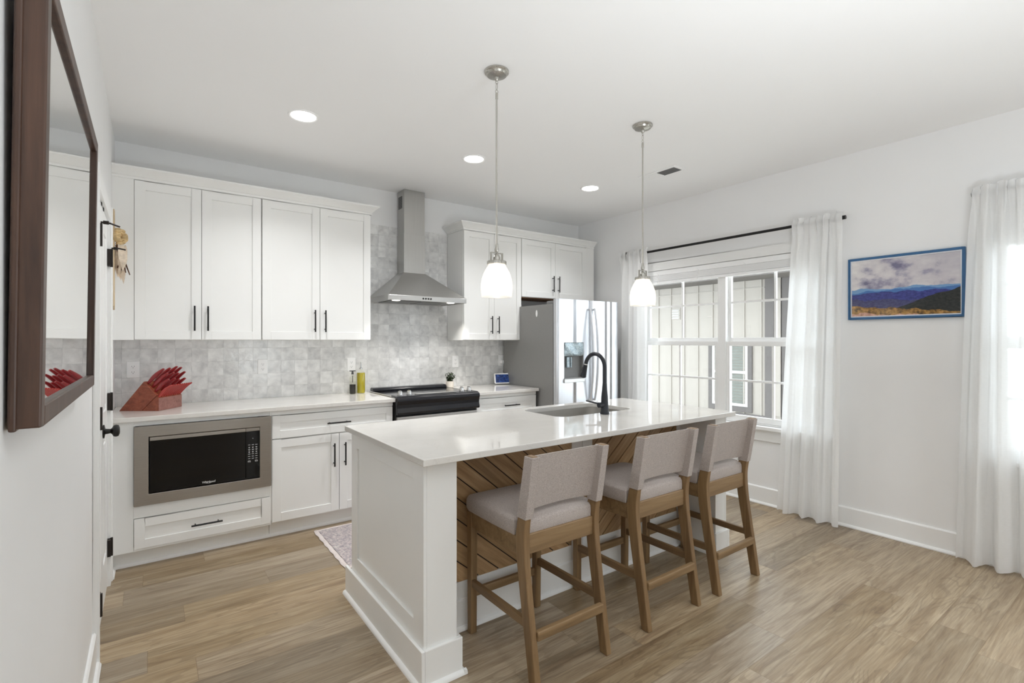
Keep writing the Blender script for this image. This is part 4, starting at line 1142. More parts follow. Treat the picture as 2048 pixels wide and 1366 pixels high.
# ------------------------------------------------------------------ mirror on the left wall, close to the camera
my0, my1, mz0, mz1 = 1.15, 2.145, 1.222, 2.022
t = thing('wall_mirror', 'large dark brown wood framed mirror on the left wall, close to the camera', 'mirror', (XL, (my0 + my1) / 2, mz0))
fw = 0.036
def mx(z, o): return XL + 0.004 + o + 0.010 * (z - mz0) / (mz1 - mz0)
def mir_bar(y0, y1, z0, z1, o0, o1):
    return [(mx(z0, o0), y0, z0), (mx(z0, o1), y0, z0), (mx(z0, o0), y1, z0), (mx(z0, o1), y1, z0), (mx(z1, o0), y0, z1), (mx(z1, o1), y0, z1), (mx(z1, o0), y1, z1), (mx(z1, o1), y1, z1)]
m = MB(); D0 = 0.042
for (y0, y1, z0, z1) in ((my0, my0 + fw, mz0, mz1), (my1 - fw, my1, mz0, mz1), (my0 + fw, my1 - fw, mz0, mz0 + fw), (my0 + fw, my1 - fw, mz1 - fw, mz1)):
    m.hexa(mir_bar(y0, y1, z0, z1, 0.0, D0))
m.hexa(mir_bar(my0 - 0.004, my1 + 0.004, mz0 - 0.004, mz1 + 0.004, 0.002, 0.012))
m.build('frame', 'mirror_wood', t, bevel=0.003)
m = MB(); m.hexa(mir_bar(my0 + fw - 0.006, my1 - fw + 0.006, mz0 + fw - 0.006, mz1 - fw + 0.006, 0.013, D0 - 0.009)); plabel(m.build('mirror_glass', 'mirror_glass', t), 'mirror glass reflecting the wall cabinets')

# ------------------------------------------------------------------ landscape picture on the right wall
py0, py1, pz0, pz1 = 0.848, 1.497, 1.521, 1.961
t = thing('picture', 'framed mountain landscape photograph in a blue frame between the curtains', 'picture', (XR, (py0 + py1) / 2, pz0))
f = 0.016; xf = XR - 0.024
m = MB(); m.box(xf, XR - 0.002, py0, py0 + f, pz0, pz1); m.box(xf, XR - 0.002, py1 - f, py1, pz0, pz1); m.box(xf, XR - 0.002, py0 + f, py1 - f, pz0, pz0 + f); m.box(xf, XR - 0.002, py0 + f, py1 - f, pz1 - f, pz1)
m.build('frame', 'blue_frame', t, bevel=0.002)
g = f + 0.007
m = MB(); x2 = xf + 0.004; m.box(x2, XR - 0.004, py0 + f, py0 + g, pz0 + f, pz1 - f); m.box(x2, XR - 0.004, py1 - g, py1 - f, pz0 + f, pz1 - f); m.box(x2, XR - 0.004, py0 + g, py1 - g, pz0 + f, pz0 + g); m.box(x2, XR - 0.004, py0 + g, py1 - g, pz1 - g, pz1 - f)
plabel(m.build('liner', 'liner_white', t), 'thin white liner')
m = MB(); m.box(xf + 0.009, XR - 0.004, py0 + g, py1 - g, pz0 + g, pz1 - g)
pr = m.build('print', 'landscape', t, local=False)
# keep the print's coordinates in the room's frame
for v in pr.data.vertices: v.co = v.co + Vector(t.location)
pr.location = -Vector(t.location)
plabel(pr, 'photograph of blue mountain ridges under clouds')
# ------------------------------------------------------------------ kitchen island
IX0, IX1, IYF, IYP, IYB = 0.872, 3.022, 1.79, 2.062, 2.655
t = thing('kitchen_island', 'white kitchen island with diagonal wood plank front and square end posts', 'island', (1.95, 2.2, 0))
ZT = 0.8855
m = MB(); m.box(IX0 + 0.014, IX1 - 0.014, IYP + 0.014, IYB, 0.0, 0.60)
m.box(IX0 + 0.014, 1.93, IYP + 0.014, IYB, 0.60, ZT); m.box(2.66, IX1 - 0.014, IYP + 0.014, IYB, 0.60, ZT); m.box(1.93, 2.66, IYP + 0.014, 2.13, 0.60, ZT); m.box(1.93, 2.66, 2.635, IYB, 0.60, ZT)
m.build('carcass', 'cabinet_paint', t)
def end_panel(xo, sgn, name):
    """shaker end panel whose outer face is at x = xo"""
    m = MB(); x1 = xo + sgn * 0.014; a, b_ = min(xo, x1), max(xo, x1)
    y0, y1 = IYF, IYB; r0, r1, q0, q1 = 1.884, 2.572, 0.233, 0.806
    m.box(a, b_, y0, r0, 0.0, ZT); m.box(a, b_, r1, y1, 0.0, ZT); m.box(a, b_, r0, r1, 0.0, q0); m.box(a, b_, r0, r1, q1, ZT)
    i0 = xo + sgn * 0.011
    m.box(min(i0, x1), max(i0, x1), r0, r1, q0, q1)
    return m.build(name, 'cabinet_paint', t, bevel=0.0015)
end_panel(IX0, 1, 'end_panel'); end_panel(IX1, -1, 'end_panel')
PW = 0.15
MB().box(IX0 + 0.0142, IX0 + PW, IYF, IYP + 0.02, 0, ZT).build('post', 'cabinet_paint', t, bevel=0.0015)
MB().box(IX1 - PW + 0.028, IX1 - 0.0142, IYF, IYP + 0.02, 0, ZT).build('post', 'cabinet_paint', t, bevel=0.0015)
px0, px1 = IX0 + PW, IX1 - PW + 0.028
# stiles and rail of the back
m = MB(); m.box(1.912, 1.991, IYP - 0.008, IYP + 0.014, 0.10, ZT); m.box(1.995, 2.072, IYP - 0.008, IYP + 0.014, 0.10, ZT); m.box(px1 - 0.03, px1, IYP - 0.008, IYP + 0.014, 0.10, ZT)
m.box(px0, 1.912, IYP - 0.006, IYP + 0.014, 0.10, 0.222); m.box(2.072, px1 - 0.03, IYP - 0.006, IYP + 0.014, 0.10, 0.222)
m.build('back_frame', 'cabinet_paint', t, bevel=0.0015)
def clip(poly, axis, lim, keep_less):
    out = []
    for i in range(len(poly)):
        a, b_ = poly[i], poly[(i + 1) % len(poly)]
        ia = (a[axis] <= lim) if keep_less else (a[axis] >= lim); ib = (b_[axis] <= lim) if keep_less else (b_[axis] >= lim)
        if ia: out.append(a)
        if ia != ib:
            k = (lim - a[axis]) / (b_[axis] - a[axis]); out.append((a[0] + k * (b_[0] - a[0]), a[1] + k * (b_[1] - a[1])))
    return out
def chevron(x0, x1, z0, z1, slope, phase, mat):
    sp, gap = 0.1, 0.007
    bk = MB().box(x0, x1, IYP + 0.004, IYP + 0.013, z0, z1).build('plank_backing', 'groove', t)
    m = MB()
    for k in range(-14, 22):
        c0 = z0 + phase + k * sp + gap / 2; c1 = c0 + sp - gap
        p = [(x0, c0), (x1, c0 + slope * (x1 - x0)), (x1, c1 + slope * (x1 - x0)), (x0, c1)]
        p = clip(p, 1, z0, False)
        if len(p) > 2: p = clip(p, 1, z1, True)
        if len(p) > 2: m.prism(p, lambda x, z: (x, IYP - 0.003, z), lambda x, z: (x, IYP + 0.004, z))
    return plabel(m.build('plank_panel', mat, t), 'diagonal brown wood planks')
chevron(px0, 1.912, 0.222, ZT, -0.83, 0.03, 'chevron_left')
chevron(2.072, px1 - 0.03, 0.222, ZT, 0.83, 0.03, 'chevron_right')
# skirts and quarter rounds
def skirt(m, path, t_, z0, z1):
    for (ax0, ax1, ay0, ay1) in path: m.box(ax0 - t_, ax1 + t_, ay0 - t_, ay1 + t_, z0, z1)
m = MB()
m.box(IX0 - 0.015, IX0 + 0.0, IYF - 0.015, IYB + 0.06, 0.0, 0.15); m.box(IX0 + 0.0005, IX0 + PW + 0.02, IYF - 0.015, IYF, 0.0, 0.15); m.box(IX0 + PW, IX0 + PW + 0.02, IYF + 0.0005, IYP - 0.02, 0.0, 0.15)
m.box(IX1, IX1 + 0.015, IYF - 0.015, IYB, 0.0, 0.15); m.box(IX1 - PW + 0.012, IX1 - 0.0005, IYF - 0.015, IYF, 0.0, 0.15)
m.box(px0, px1, IYP - 0.018, IYP, 0.0, 0.14)
m.build('plinth', 'cabinet_paint', t, bevel=0.003)
m = MB()
def qr(p0, p1, nrm):
    nx, ny = nrm
    m.prism([(0, 0), (0.015, 0), (0.0145, 0.006), (0.011, 0.014), (0.004, 0.018), (0, 0.019)], lambda o, z: (p0[0] + nx * o, p0[1] + ny * o, z), lambda o, z: (p1[0] + nx * o, p1[1] + ny * o, z))
qr((IX0 - 0.015, IYF - 0.03), (IX0 - 0.015, IYB + 0.06), (-1, 0)); qr((IX0 - 0.03, IYF - 0.015), (IX0 + PW + 0.035, IYF - 0.015), (0, -1)); qr((IX0 + PW + 0.02, IYF - 0.03), (IX0 + PW + 0.02, IYP - 0.018), (1, 0))
qr((px0, IYP - 0.018), (px1, IYP - 0.018), (0, -1)); qr((px1, IYF - 0.014), (px1, IYP - 0.018), (-1, 0)); qr((IX1 - PW + 0.012, IYF - 0.015), (IX1 + 0.03, IYF - 0.015), (0, -1)); qr((IX1 + 0.015, IYF - 0.03), (IX1 + 0.015, IYB), (1, 0))
m.build('quarter_round', 'cabinet_paint', t, smooth=True)

# countertop with the sink cut-out
SX0, SX1, SY0, SY1, SR = 1.968, 2.622, 2.208, 2.606, 0.075
def rr_pts(x0, x1, y0, y1, r, n=7):
    p = []
    for cx, cy, a0 in ((x1 - r, y1 - r, 0), (x0 + r, y1 - r, PI / 2), (x0 + r, y0 + r, PI), (x1 - r, y0 + r, 1.5 * PI)):
        for k in range(n + 1): a = a0 + PI / 2 * k / n; p.append((cx + r * math.cos(a), cy + r * math.sin(a)))
    return p
CX0, CX1, CY0, CY1 = 0.843, 3.036, 1.732, 2.68
def counter_mesh(z0, z1):
    bm = bmesh.new()
    outer = [bm.verts.new((x, y, z1)) for x, y in ((CX0, CY0), (CX1, CY0), (CX1, CY1), (CX0, CY1))]
    inner = [bm.verts.new((x, y, z1)) for x, y in rr_pts(SX0, SX1, SY0, SY1, SR)]
    es = []
    for loop in (outer, inner):
        for i in range(len(loop)): es.append(bm.edges.new((loop[i], loop[(i + 1) % len(loop)])))
    bmesh.ops.triangle_fill(bm, edges=es, use_beauty=True)
    r = bmesh.ops.extrude_face_region(bm, geom=list(bm.faces))
    for v in [g for g in r['geom'] if isinstance(g, bmesh.types.BMVert)]: v.co.z = z0
    bmesh.ops.recalc_face_normals(bm, faces=bm.faces)
    b_ = MB(); b_.v = [tuple(v.co) for v in bm.verts]; bm.verts.index_update(); b_.f = [tuple(v.index for v in f.verts) for f in bm.faces]; bm.free()
    return b_
tag(counter_mesh(ZT + 0.0007, 0.914).build('countertop', 'quartz', bevel=0.003), 'large white quartz island countertop with an undermount sink', 'countertop', 'quartz worktops')
# sink
t = thing('sink', 'stainless undermount sink in the island countertop', 'sink', (2.295, 2.407, 0.66))
m = MB(); lv = [(0.006, 0.8855, 0.078), (0.006, 0.76, 0.078), (0.0, 0.70, 0.075), (-0.03, 0.675, 0.06), (-0.20, 0.668, 0.0)]
prev = None
for o_, z, r_ in lv:
    r_ = max(r_, 0.02); p = rr_pts(SX0 - o_, SX1 + o_, SY0 - min(o_, 0.006) if o_ > -0.1 else SY0 + 0.17, SY1 + o_ if o_ > -0.1 else SY1 - 0.17, r_)
    i = len(m.v); m.v += [(x, y, z) for x, y in p]
    if prev is not None:
        for k in range(len(p)): m.f.append((prev + k, prev + (k + 1) % len(p), i + (k + 1) % len(p), i + k))
    prev = i
m.f.append(tuple(prev + k for k in range(len(p))))
p0 = rr_pts(SX0 - 0.006, SX1 + 0.006, SY0 - 0.006, SY1 + 0.006, 0.078); p1 = rr_pts(SX0 - 0.025, SX1 + 0.025, SY0 - 0.025, SY1 + 0.025, 0.095)
i = len(m.v); m.v += [(x, y, 0.8855) for x, y in p0] + [(x, y, 0.8855) for x, y in p1]; n_ = len(p0)
for k in range(n_): m.f.append((i + k, i + (k + 1) % n_, i + n_ + (k + 1) % n_, i + n_ + k))
m.build('basin', 'steel_sink', t, smooth=True, fix=False)
m = MB(); m.lathe([(0.0001, 0.003), (0.03, 0.003), (0.045, 0.0055), (0.05, 0.001)], (2.295, 2.43, 0.669), 28, cap=False); plabel(m.build('drain', 'chrome', t, smooth=True), 'round drain')
# faucet
fx, fy, fzb = 2.283, 2.158, 0.914
t = thing('faucet', 'matte dark gooseneck pull-down faucet behind the island sink', 'faucet', (fx, fy, fzb))
m = MB(); m.lathe([(0.0285, 0.0005), (0.0285, 0.010), (0.0255, 0.016), (0.0225, 0.06), (0.0205, 0.11), (0.0165, 0.15), (0.0135, 0.19)], (fx, fy, fzb), 28); m.build('base', 'matte_navy_black', t, smooth=True)
R_ = 0.083; zc = fzb + 0.288; pts = [(fx, fy, fzb + 0.15), (fx, fy, fzb + 0.22)]
for k in range(19):
    a = PI - (PI * 0.93) * k / 18; pts.append((fx, fy + R_ + R_ * math.cos(a), zc + R_ * math.sin(a)))
m = MB(); m.tube(pts, 0.0125, 18); m.build('spout', 'matte_navy_black', t, smooth=True)
e_ = Vector(pts[-1]); dn = (e_ - Vector(pts[-2])).normalized()
m = MB(); m.tube([e_ - dn * 0.001, e_ + dn * 0.006], 0.0137, 18); plabel(m.build('collar', 'chrome', t, smooth=True), 'thin chrome ring')
m = MB(); m.tube([e_ + dn * 0.006, e_ + dn * 0.03, e_ + dn * 0.088, e_ + dn * 0.092], [0.0135, 0.015, 0.021, 0.018], 20)
hd = m.build('spray_head', 'matte_navy_black', t, smooth=True)
m = MB(); q = e_ + dn * 0.045; m.tube([q + Vector((0, 0.014, 0.02)), q + Vector((0, 0.023, 0.0)), q + Vector((0, 0.023, -0.022))], 0.005, 8); m.build('spray_button', 'black_metal', hd, smooth=True)
m = MB(); m.tube([(fx, fy, fzb + 0.058), (fx - 0.05, fy + 0.002, fzb + 0.058)], 0.0165, 20); hb = m.build('handle_body', 'matte_navy_black', t, smooth=True)
m = MB(); m.tube([(fx - 0.04, fy + 0.004, fzb + 0.064), (fx - 0.055, fy + 0.05, fzb + 0.072), (fx - 0.065, fy + 0.095, fzb + 0.078)], [0.006, 0.0052, 0.0045], 10); m.build('lever', 'matte_navy_black', hb, smooth=True)

# ------------------------------------------------------------------ bar stools
def make_stool():
    t = thing('bar_stool', '', 'stool', (0, 0, 0), group='bar stools along the island')
    W = 0.425; h = W / 2; lw = 0.030
    zs = [0.0, 0.169, 0.335, 0.462, 0.56, 0.62, 0.70, 0.80, 0.914]
    yf = [0.045, 0.074, 0.104, 0.125, 0.134, 0.127, 0.108, 0.088, 0.066]   # front edge of the rear leg
    dp = [0.044, 0.048, 0.052, 0.056, 0.058, 0.055, 0.050, 0.047, 0.044]
    def leg_edge(z):
        for k in range(len(zs) - 1):
            if z <= zs[k + 1]:
                f_ = (z - zs[k]) / (zs[k + 1] - zs[k]); return yf[k] + f_ * (yf[k + 1] - yf[k]), dp[k] + f_ * (dp[k + 1] - dp[k])
        return yf[-1], dp[-1]
    # smooth curve through the points
    def cr(arr, s_):
        k = min(int(s_), len(arr) - 2); u = s_ - k
        p0, p1, p2, p3 = arr[max(k - 1, 0)], arr[k], arr[k + 1], arr[min(k + 2, len(arr) - 1)]
        return 0.5 * (2 * p1 + (p2 - p0) * u + (2 * p0 - 5 * p1 + 4 * p2 - p3) * u * u + (3 * p1 - p0 - 3 * p2 + p3) * u ** 3)
    NS = 32
    curve = [(cr(zs, k * 8 / NS), cr(yf, k * 8 / NS), cr(dp, k * 8 / NS)) for k in range(NS + 1)]
    def sweep(m, x0, x1, z0, z1, grow=0.0):
        pts = [(z0, *leg2(z0))] + [c for c in curve if z0 < c[0] < z1] + [(z1, *leg2(z1))]
        prev = None
        for z, a, d_ in pts:
            i = len(m.v); m.v += [(x0 - grow, a + grow, z), (x1 + grow, a + grow, z), (x1 + grow, a - d_ - grow, z), (x0 - grow, a - d_ - grow, z)]
            if prev is not None:
                for k in range(4): m.f.append((prev + k, prev + (k + 1) % 4, i + (k + 1) % 4, i + k))
            else: m.f.append((i, i + 1, i + 2, i + 3))
            prev = i
        m.f.append((prev + 3, prev + 2, prev + 1, prev))
    def leg2(z):
        for k in range(NS):
            if z <= curve[k + 1][0] + 1e-9:
                f_ = (z - curve[k][0]) / (curve[k + 1][0] - curve[k][0]); return curve[k][1] + f_ * (curve[k + 1][1] - curve[k][1]), curve[k][2] + f_ * (curve[k + 1][2] - curve[k][2])
        return curve[-1][1], curve[-1][2]
    for s in (-1, 1):
        m = MB(); a, b_ = (-h, -h + lw) if s < 0 else (h - lw, h)
        sweep(m, a, b_, 0.0, 0.914); m.build('leg', 'stool_wood', t, bevel=0.004, local=True)
        m = MB(); a, b_ = (-h, -h + 0.036) if s < 0 else (h - 0.036, h)
        m.hexa([(a + 0.002 * (s < 0), 0.486, 0), (b_ - 0.002 * (s > 0), 0.486, 0), (a + 0.002 * (s < 0), 0.518, 0), (b_ - 0.002 * (s > 0), 0.518, 0), (a, 0.48, 0.57), (b_, 0.48, 0.57), (a, 0.52, 0.57), (b_, 0.52, 0.57)])
        m.build('leg', 'stool_wood', t, bevel=0.004, local=True)
    m = MB()
    for a, b_ in ((-h + 0.004, -h + 0.026), (h - 0.026, h - 0.004)): m.box(a, b_, 0.118, 0.485, 0.500, 0.575)
    m.box(-h + 0.03, h - 0.03, 0.498, 0.516, 0.505, 0.572); m.box(-h + 0.028, h - 0.028, 0.088, 0.112, 0.503, 0.585)
    m.build('seat_frame', 'stool_wood_x', t, bevel=0.004, local=True)
    for a, b_ in ((-h + 0.006, -h + 0.026), (h - 0.026, h - 0.006)):
        m = MB(); m.box(a, b_, 0.06, 0.487, 0.219, 0.255); m.build('stretcher', 'stool_wood_y', t, bevel=0.003, local=True)
    m = MB(); m.box(-h + 0.028, h - 0.028, 0.022, 0.046, 0.182, 0.22); m.build('stretcher', 'stool_wood_x', t, bevel=0.004, local=True)
    m = MB(); m.box(-h + 0.033, h - 0.033, 0.493, 0.513, 0.166, 0.204); m.build('stretcher', 'stool_wood_x', t, bevel=0.003, local=True)
    # cushion, notched round the rear posts
    m = MB(); out = []
    hw = h + 0.006; ci = h - lw - 0.004
    poly = [(-ci, 0.096), (ci, 0.096), (ci, 0.138), (hw, 0.138), (hw + 0.004, 0.30), (hw, 0.50)]
    for k in range(6): a = k / 5 * PI / 2; poly.append((hw - 0.045 + 0.045 * math.cos(a), 0.50 + 0.045 * math.sin(a)))
    for k in range(6): a = PI / 2 + k / 5 * PI / 2; poly.append((-hw + 0.045 + 0.045 * math.cos(a), 0.50 + 0.045 * math.sin(a)))
    poly += [(-hw, 0.50), (-hw - 0.004, 0.30), (-hw, 0.138), (-ci, 0.138)]
    cen = (0, 0.32); n_ = len(poly); rings = []
    for sc_, z in ((0.975, 0.574), (1.0, 0.586), (1.003, 0.606), (1.0, 0.630), (0.975, 0.645), (0.90, 0.652), (0.70, 0.657), (0.40, 0.659)):
        i = len(m.v)
        for x, y in poly:
            dz = -0.010 * max(0, (y - 0.40) / 0.15) if z > 0.6 else 0
            m.v.append((cen[0] + (x - cen[0]) * sc_, cen[1] + (y - cen[1]) * sc_, z + dz))
        rings.append(i)
    for a, b_ in zip(rings, rings[1:]):
        for k in range(n_): m.f.append((a + k, a + (k + 1) % n_, b_ + (k + 1) % n_, b_ + k))
    m.f.append(tuple(rings[0] + k for k in reversed(range(n_)))); m.f.append(tuple(rings[-1] + k for k in range(n_)))
    m.build('seat_cushion', 'stool_fabric', t, smooth=True, angle=50, local=True)
    # fabric back: sleeves round the posts and a sling between them
    m = MB(); N1, N2 = 18, 12; xi = h - lw
    for side, off in ((0, 0.0), (1, 0.007)):
        pass
    def sl(u, v, off):
        x = -xi + 2 * xi * u; z = 0.678 + 0.232 * v; a, d_ = leg2(z)
        sag = 0.022 * (1 - (2 * u - 1) ** 2)
        return (x, a - d_ * 0.22 + sag + off, z - (0.006 * (1 - (2 * u - 1) ** 2) if v > 0.5 else 0.0))
    i0 = len(m.v)
    for off in (0.0, -0.007):
        for u in range(N1 + 1):
            for v in range(N2 + 1): m.v.append(sl(u / N1, v / N2, off))
    st = (N1 + 1) * (N2 + 1)
    for u in range(N1):
        for v in range(N2):
            k = u * (N2 + 1) + v; q = (k, k + 1, k + N2 + 2, k + N2 + 1)
            m.f.append(q); m.f.append(tuple(st + z for z in reversed(q)))
    for u in range(N1):
        for v in (0, N2):
            k = u * (N2 + 1) + v; m.f.append((k, k + N2 + 1, st + k + N2 + 1, st + k))
    back = m.build('backrest', 'stool_fabric', t, smooth=True, local=True)
    for a, b_ in ((-h, -h + lw), (h - lw, h)):
        bk = MB(); sweep(bk, a, b_, 0.655, 0.911, 0.0035); bk.build('sleeve', 'stool_fabric', back, bevel=0.003, local=True)
    for s in (-1, 1):
        m = MB(); pts = []
        for k in range(12):
            z = 0.66 + 0.25 * k / 11; a, d_ = leg2(z); pts.append((s * (xi - 0.004), a - d_ - 0.002, z))
        m.tube(pts, 0.0016, 6)
        plabel(m.build('seam', 'stool_fabric', back, local=True), 'stitched seam')
    return t
st0 = make_stool()
spots = [(1.418, 1.498, 'bar stool with beige fabric seat nearest the camera, in front of the left island post'),
         (2.095, 1.500, 'beige fabric bar stool in the middle of the three along the island'),
         (2.668, 1.492, 'beige fabric bar stool nearest the window, at the far end of the island')]
for k, (x, y, lab) in enumerate(spots):
    s_ = st0 if k == 0 else copy_tree(st0)
    s_.location = (x, y, 0); s_['label'] = lab
st0.location = (1.418, 1.498, 0)

# ------------------------------------------------------------------ rug between island and counter
t = thing('rug', 'pale grey and pink patterned runner rug between the island and the range', 'rug', (1.8, 3.35, 0))
m = MB(); random.seed(5)
m.grid(60, 30, lambda a, b_: (0.975 + 1.75 * a, 3.0 + 0.70 * b_ + 0.006 * math.sin(20 * a) * (1 if b_ in (0.0, 1.0) else 0.3), 0.007 + 0.0015 * math.sin(13 * a + 4 * b_)))
m.box(0.976, 2.724, 3.004, 3.696, 0.0005, 0.005)
m.build('rug_field', 'rug', t, smooth=True)
m = MB()
for b0 in (0.945, 2.725): m.grid(3, 40, lambda a, b_: (b0 + 0.032 * a + 0.003 * math.sin(40 * b_), 2.985 + 0.73 * b_, 0.0005 + 0.0085 * math.sin(PI * (0.12 + 0.76 * a))))
for y0 in (2.985, 3.69): m.grid(60, 3, lambda a, b_: (0.95 + 1.80 * a, y0 + 0.024 * b_ + 0.004 * math.sin(17 * a), 0.0005 + 0.0085 * math.sin(PI * (0.12 + 0.76 * b_))))
plabel(m.build('rug_border', 'rug_edge', t, smooth=True), 'pale bound edge')
# ------------------------------------------------------------------ pendants
def pendant(x, y, label):
    t = thing('pendant_light', label, 'pendant light', (x, y, ZC), group='pendant lights over the island')
    m = MB(); m.lathe([(0.062, 0), (0.062, -0.008), (0.058, -0.012), (0.055, -0.013), (0.050, -0.022), (0.03, -0.029), (0.012, -0.032), (0.010, -0.044), (0.004, -0.05)], (x, y, ZC - 0.0005), 36); m.build('ceiling_canopy', 'nickel', t, smooth=True)
    m = MB(); z = ZC - 0.048
    def ring(zc, r, ry, ax):
        pts = []
        for k in range(16):
            a = 2 * PI * k / 16
            p = (r * math.cos(a), 0, ry * math.sin(a)); pts.append((x + (p[0] if ax else 0), y + (0 if ax else p[0]), zc + p[2]))
        m.tube(pts, 0.0017, 6, closed=True)
    ring(z - 0.008, 0.007, 0.009, True); ring(z - 0.031, 0.006, 0.018, False); ring(z - 0.055, 0.008, 0.009, True)
    m.build('chain_link', 'nickel', t, smooth=True)
    zr0 = ZC - 0.11; zr1 = 1.835
    m = MB(); m.lathe([(0.006, zr0), (0.007, zr0 - 0.004), (0.007, zr0 - 0.03), (0.0048, zr0 - 0.034), (0.0048, zr1 + 0.03), (0.0075, zr1 + 0.026), (0.0085, zr1 + 0.008), (0.011, zr1), (0.011, zr1 - 0.012), (0.006, zr1 - 0.018)], (x, y, 0), 18); m.build('rod', 'nickel', t, smooth=True)
    # cage: cap bar, two arms, collar, socket
    m = MB(); zt = 1.815
    m.box(x - 0.034, x + 0.034, y - 0.004, y + 0.004, zt - 0.003, zt + 0.002)
    for s in (-1, 1): m.box(x + s * 0.034 - 0.003, x + s * 0.034 + 0.003, y - 0.005, y + 0.005, 1.765, zt + 0.002)
    m.lathe([(0.047, 1.757), (0.050, 1.758), (0.050, 1.771), (0.047, 1.774), (0.030, 1.775)], (x, y, 0), 36)
    m.build('shade_holder', 'nickel', t, smooth=True)
    m = MB(); m.lathe([(0.018, 1.775), (0.019, 1.79), (0.012, 1.806), (0.005, 1.812)], (x, y, 0), 20); m.build('socket', 'nickel', t, smooth=True)
    pr = [(0.045, 1.757), (0.047, 1.748), (0.055, 1.735), (0.067, 1.712), (0.076, 1.685), (0.081, 1.655), (0.0815, 1.635), (0.080, 1.612), (0.077, 1.592)]
    inner = [(r - 0.003, z) for r, z in reversed(pr)]
    m = MB(); m.lathe(pr + [(0.0755, 1.590)] + inner, (x, y, 0), 44, cap=False); plabel(m.build('glass_shade', 'frosted_glass', t, smooth=True), 'milky glass bell shade')
    m = MB(); m.lathe([(0.0001, 1.688), (0.010, 1.691), (0.0135, 1.70), (0.0135, 1.735), (0.012, 1.757)], (x, y, 0), 24, cap=False); plabel(m.build('bulb', 'bulb_glow', t, smooth=True), 'lit bulb')
    ld = bpy.data.lights.new('pendant_lamp', 'POINT'); ld.energy = PENDANT_POWER; ld.shadow_soft_size = 0.03; ld.color = (1, 0.93, 0.82)
    lo = bpy.data.objects.new('lamp', ld); COL.objects.link(lo); lo.parent = t; lo.location = (0, 0, 1.66 - ZC)
pendant(1.427, 2.092, 'brushed nickel pendant light with milky glass shade over the left half of the island')
pendant(2.537, 2.07, 'brushed nickel pendant light with milky glass shade in front of the window curtain')

# ------------------------------------------------------------------ curtain rods and curtains
XRod, ZRod = 4.065, 2.262
def rod(y0, y1, label):
    t = thing('curtain_rod', label, 'curtain rod', (XRod, (y0 + y1) / 2, ZRod), group='black curtain rods')
    m = MB(); m.tube([(XRod, y0, ZRod), (XRod, y1, ZRod)], 0.0115, 14); m.build('pole', 'black_metal', t, smooth=True)
    for y, s in ((y0, -1), (y1, 1)):
        m = MB(); m.tube([(XRod, y - s * 0.002, ZRod), (XRod, y + s * 0.03, ZRod)], 0.0145, 14); m.build('finial', 'black_metal', t, smooth=True)
    for y in (y0 + 0.07, y1 - 0.07):
        m = MB(); m.tube([(XRod, y, ZRod), (XR, y, ZRod)], 0.006, 8); m.lathe([(0.02, -0.006), (0.02, 0)], (XR, y, ZRod), 16, axis='x'); m.build('bracket', 'black_metal', t, smooth=True)
rod(1.515, 3.57, 'black curtain rod above the kitchen window')
rod(-1.15, 0.775, 'black curtain rod above the window at the right edge')
def curtain(yt0, yt1, yb0, yb1, nf, seed, label, amp=0.03, gather=None):
    """linen panel hung on the rod by a gathered header; yt = span at the rod, yb = span at the hem"""
    rnd = random.Random(seed); NU, NV = nf * 14, 60
    ph = [rnd.uniform(-0.5, 0.5) for _ in range(nf + 2)]; am = [rnd.uniform(0.6, 1.3) for _ in range(nf + 2)]
    ztop, zbot = 2.305, 0.012
    def fn(a, b_):
        v = b_                                   # 0 top .. 1 hem
        z = ztop + (zbot - ztop) * v
        k = min(1.0, max(0.0, (v - 0.03) / 0.12))
        s_ = a + 0.012 * math.sin(2 * PI * a * 3 + seed) * k
        if gather: s_ = s_ + gather * math.sin(2 * PI * s_) * k / (2 * PI)
        y = (yt0 + (yb0 - yt0) * v ** 0.8) + ((yt1 - yt0) + ((yb1 - yb0) - (yt1 - yt0)) * v ** 0.8) * s_
        q = a * nf; i = int(min(q, nf - 1e-6)); f_ = q - i
        A_ = am[i] * (1 - f_) + am[i + 1] * f_
        w = math.sin(2 * PI * q + 1.2 * ph[i] + 0.5 * math.sin(2.2 * v + i))
        w2 = math.sin(4 * PI * q * 1.13 + seed + 2 * v) * 0.25
        soft = 0.35 + 0.65 * k
        x = XRod - 0.002 + amp * A_ * soft * (w + w2)
        # header pinches round the rod
        pin = math.exp(-((z - ZRod) / 0.018) ** 2)
        x = x * (1 - 0.55 * pin) + (XRod - 0.0145) * 0.55 * pin
        x += 0.006 * math.sin(9 * q + 5) * (1 - k)
        hd_ = math.exp(-((z - ztop) / 0.16) ** 2)
        x -= 0.026 * hd_ * max(0.0, math.sin(4 * PI * q + 1.7 * ph[i] + seed)) ** 4
        y += 0.012 * hd_ * math.sin(4 * PI * q + 2.0 * ph[i + 1])
        cover = math.exp(-((z - ZRod) / 0.035) ** 4)
        x = x * (1 - cover) + min(x, XRod - 0.0165 - 0.006 * (1 + math.sin(7 * q))) * cover
        zz = z + (0.008 * math.sin(2 * PI * q * 1.5 + seed) if v < 0.01 else 0) + 0.006 * math.sin(2 * PI * q) * (v > 0.99)
        return (min(x, XR - 0.035), y, zz)
    m = MB(); m.grid(NU, NV, fn)
    o = m.build('curtain', 'sheer_linen', smooth=True, fix=False, angle=180)
    return tag(o, label, 'curtain', 'white linen curtains')
curtain(3.615, 3.24, 3.64, 3.25, 4, 2, 'sheer white curtain left of the kitchen window, beside the refrigerator')
curtain(1.845, 1.50, 1.98, 1.53, 4, 7, 'sheer white curtain right of the kitchen window', 0.04)
curtain(0.80, 0.50, 0.875, 0.42, 4, 4, 'sheer white curtain at the right edge beside the mountain picture', 0.04)

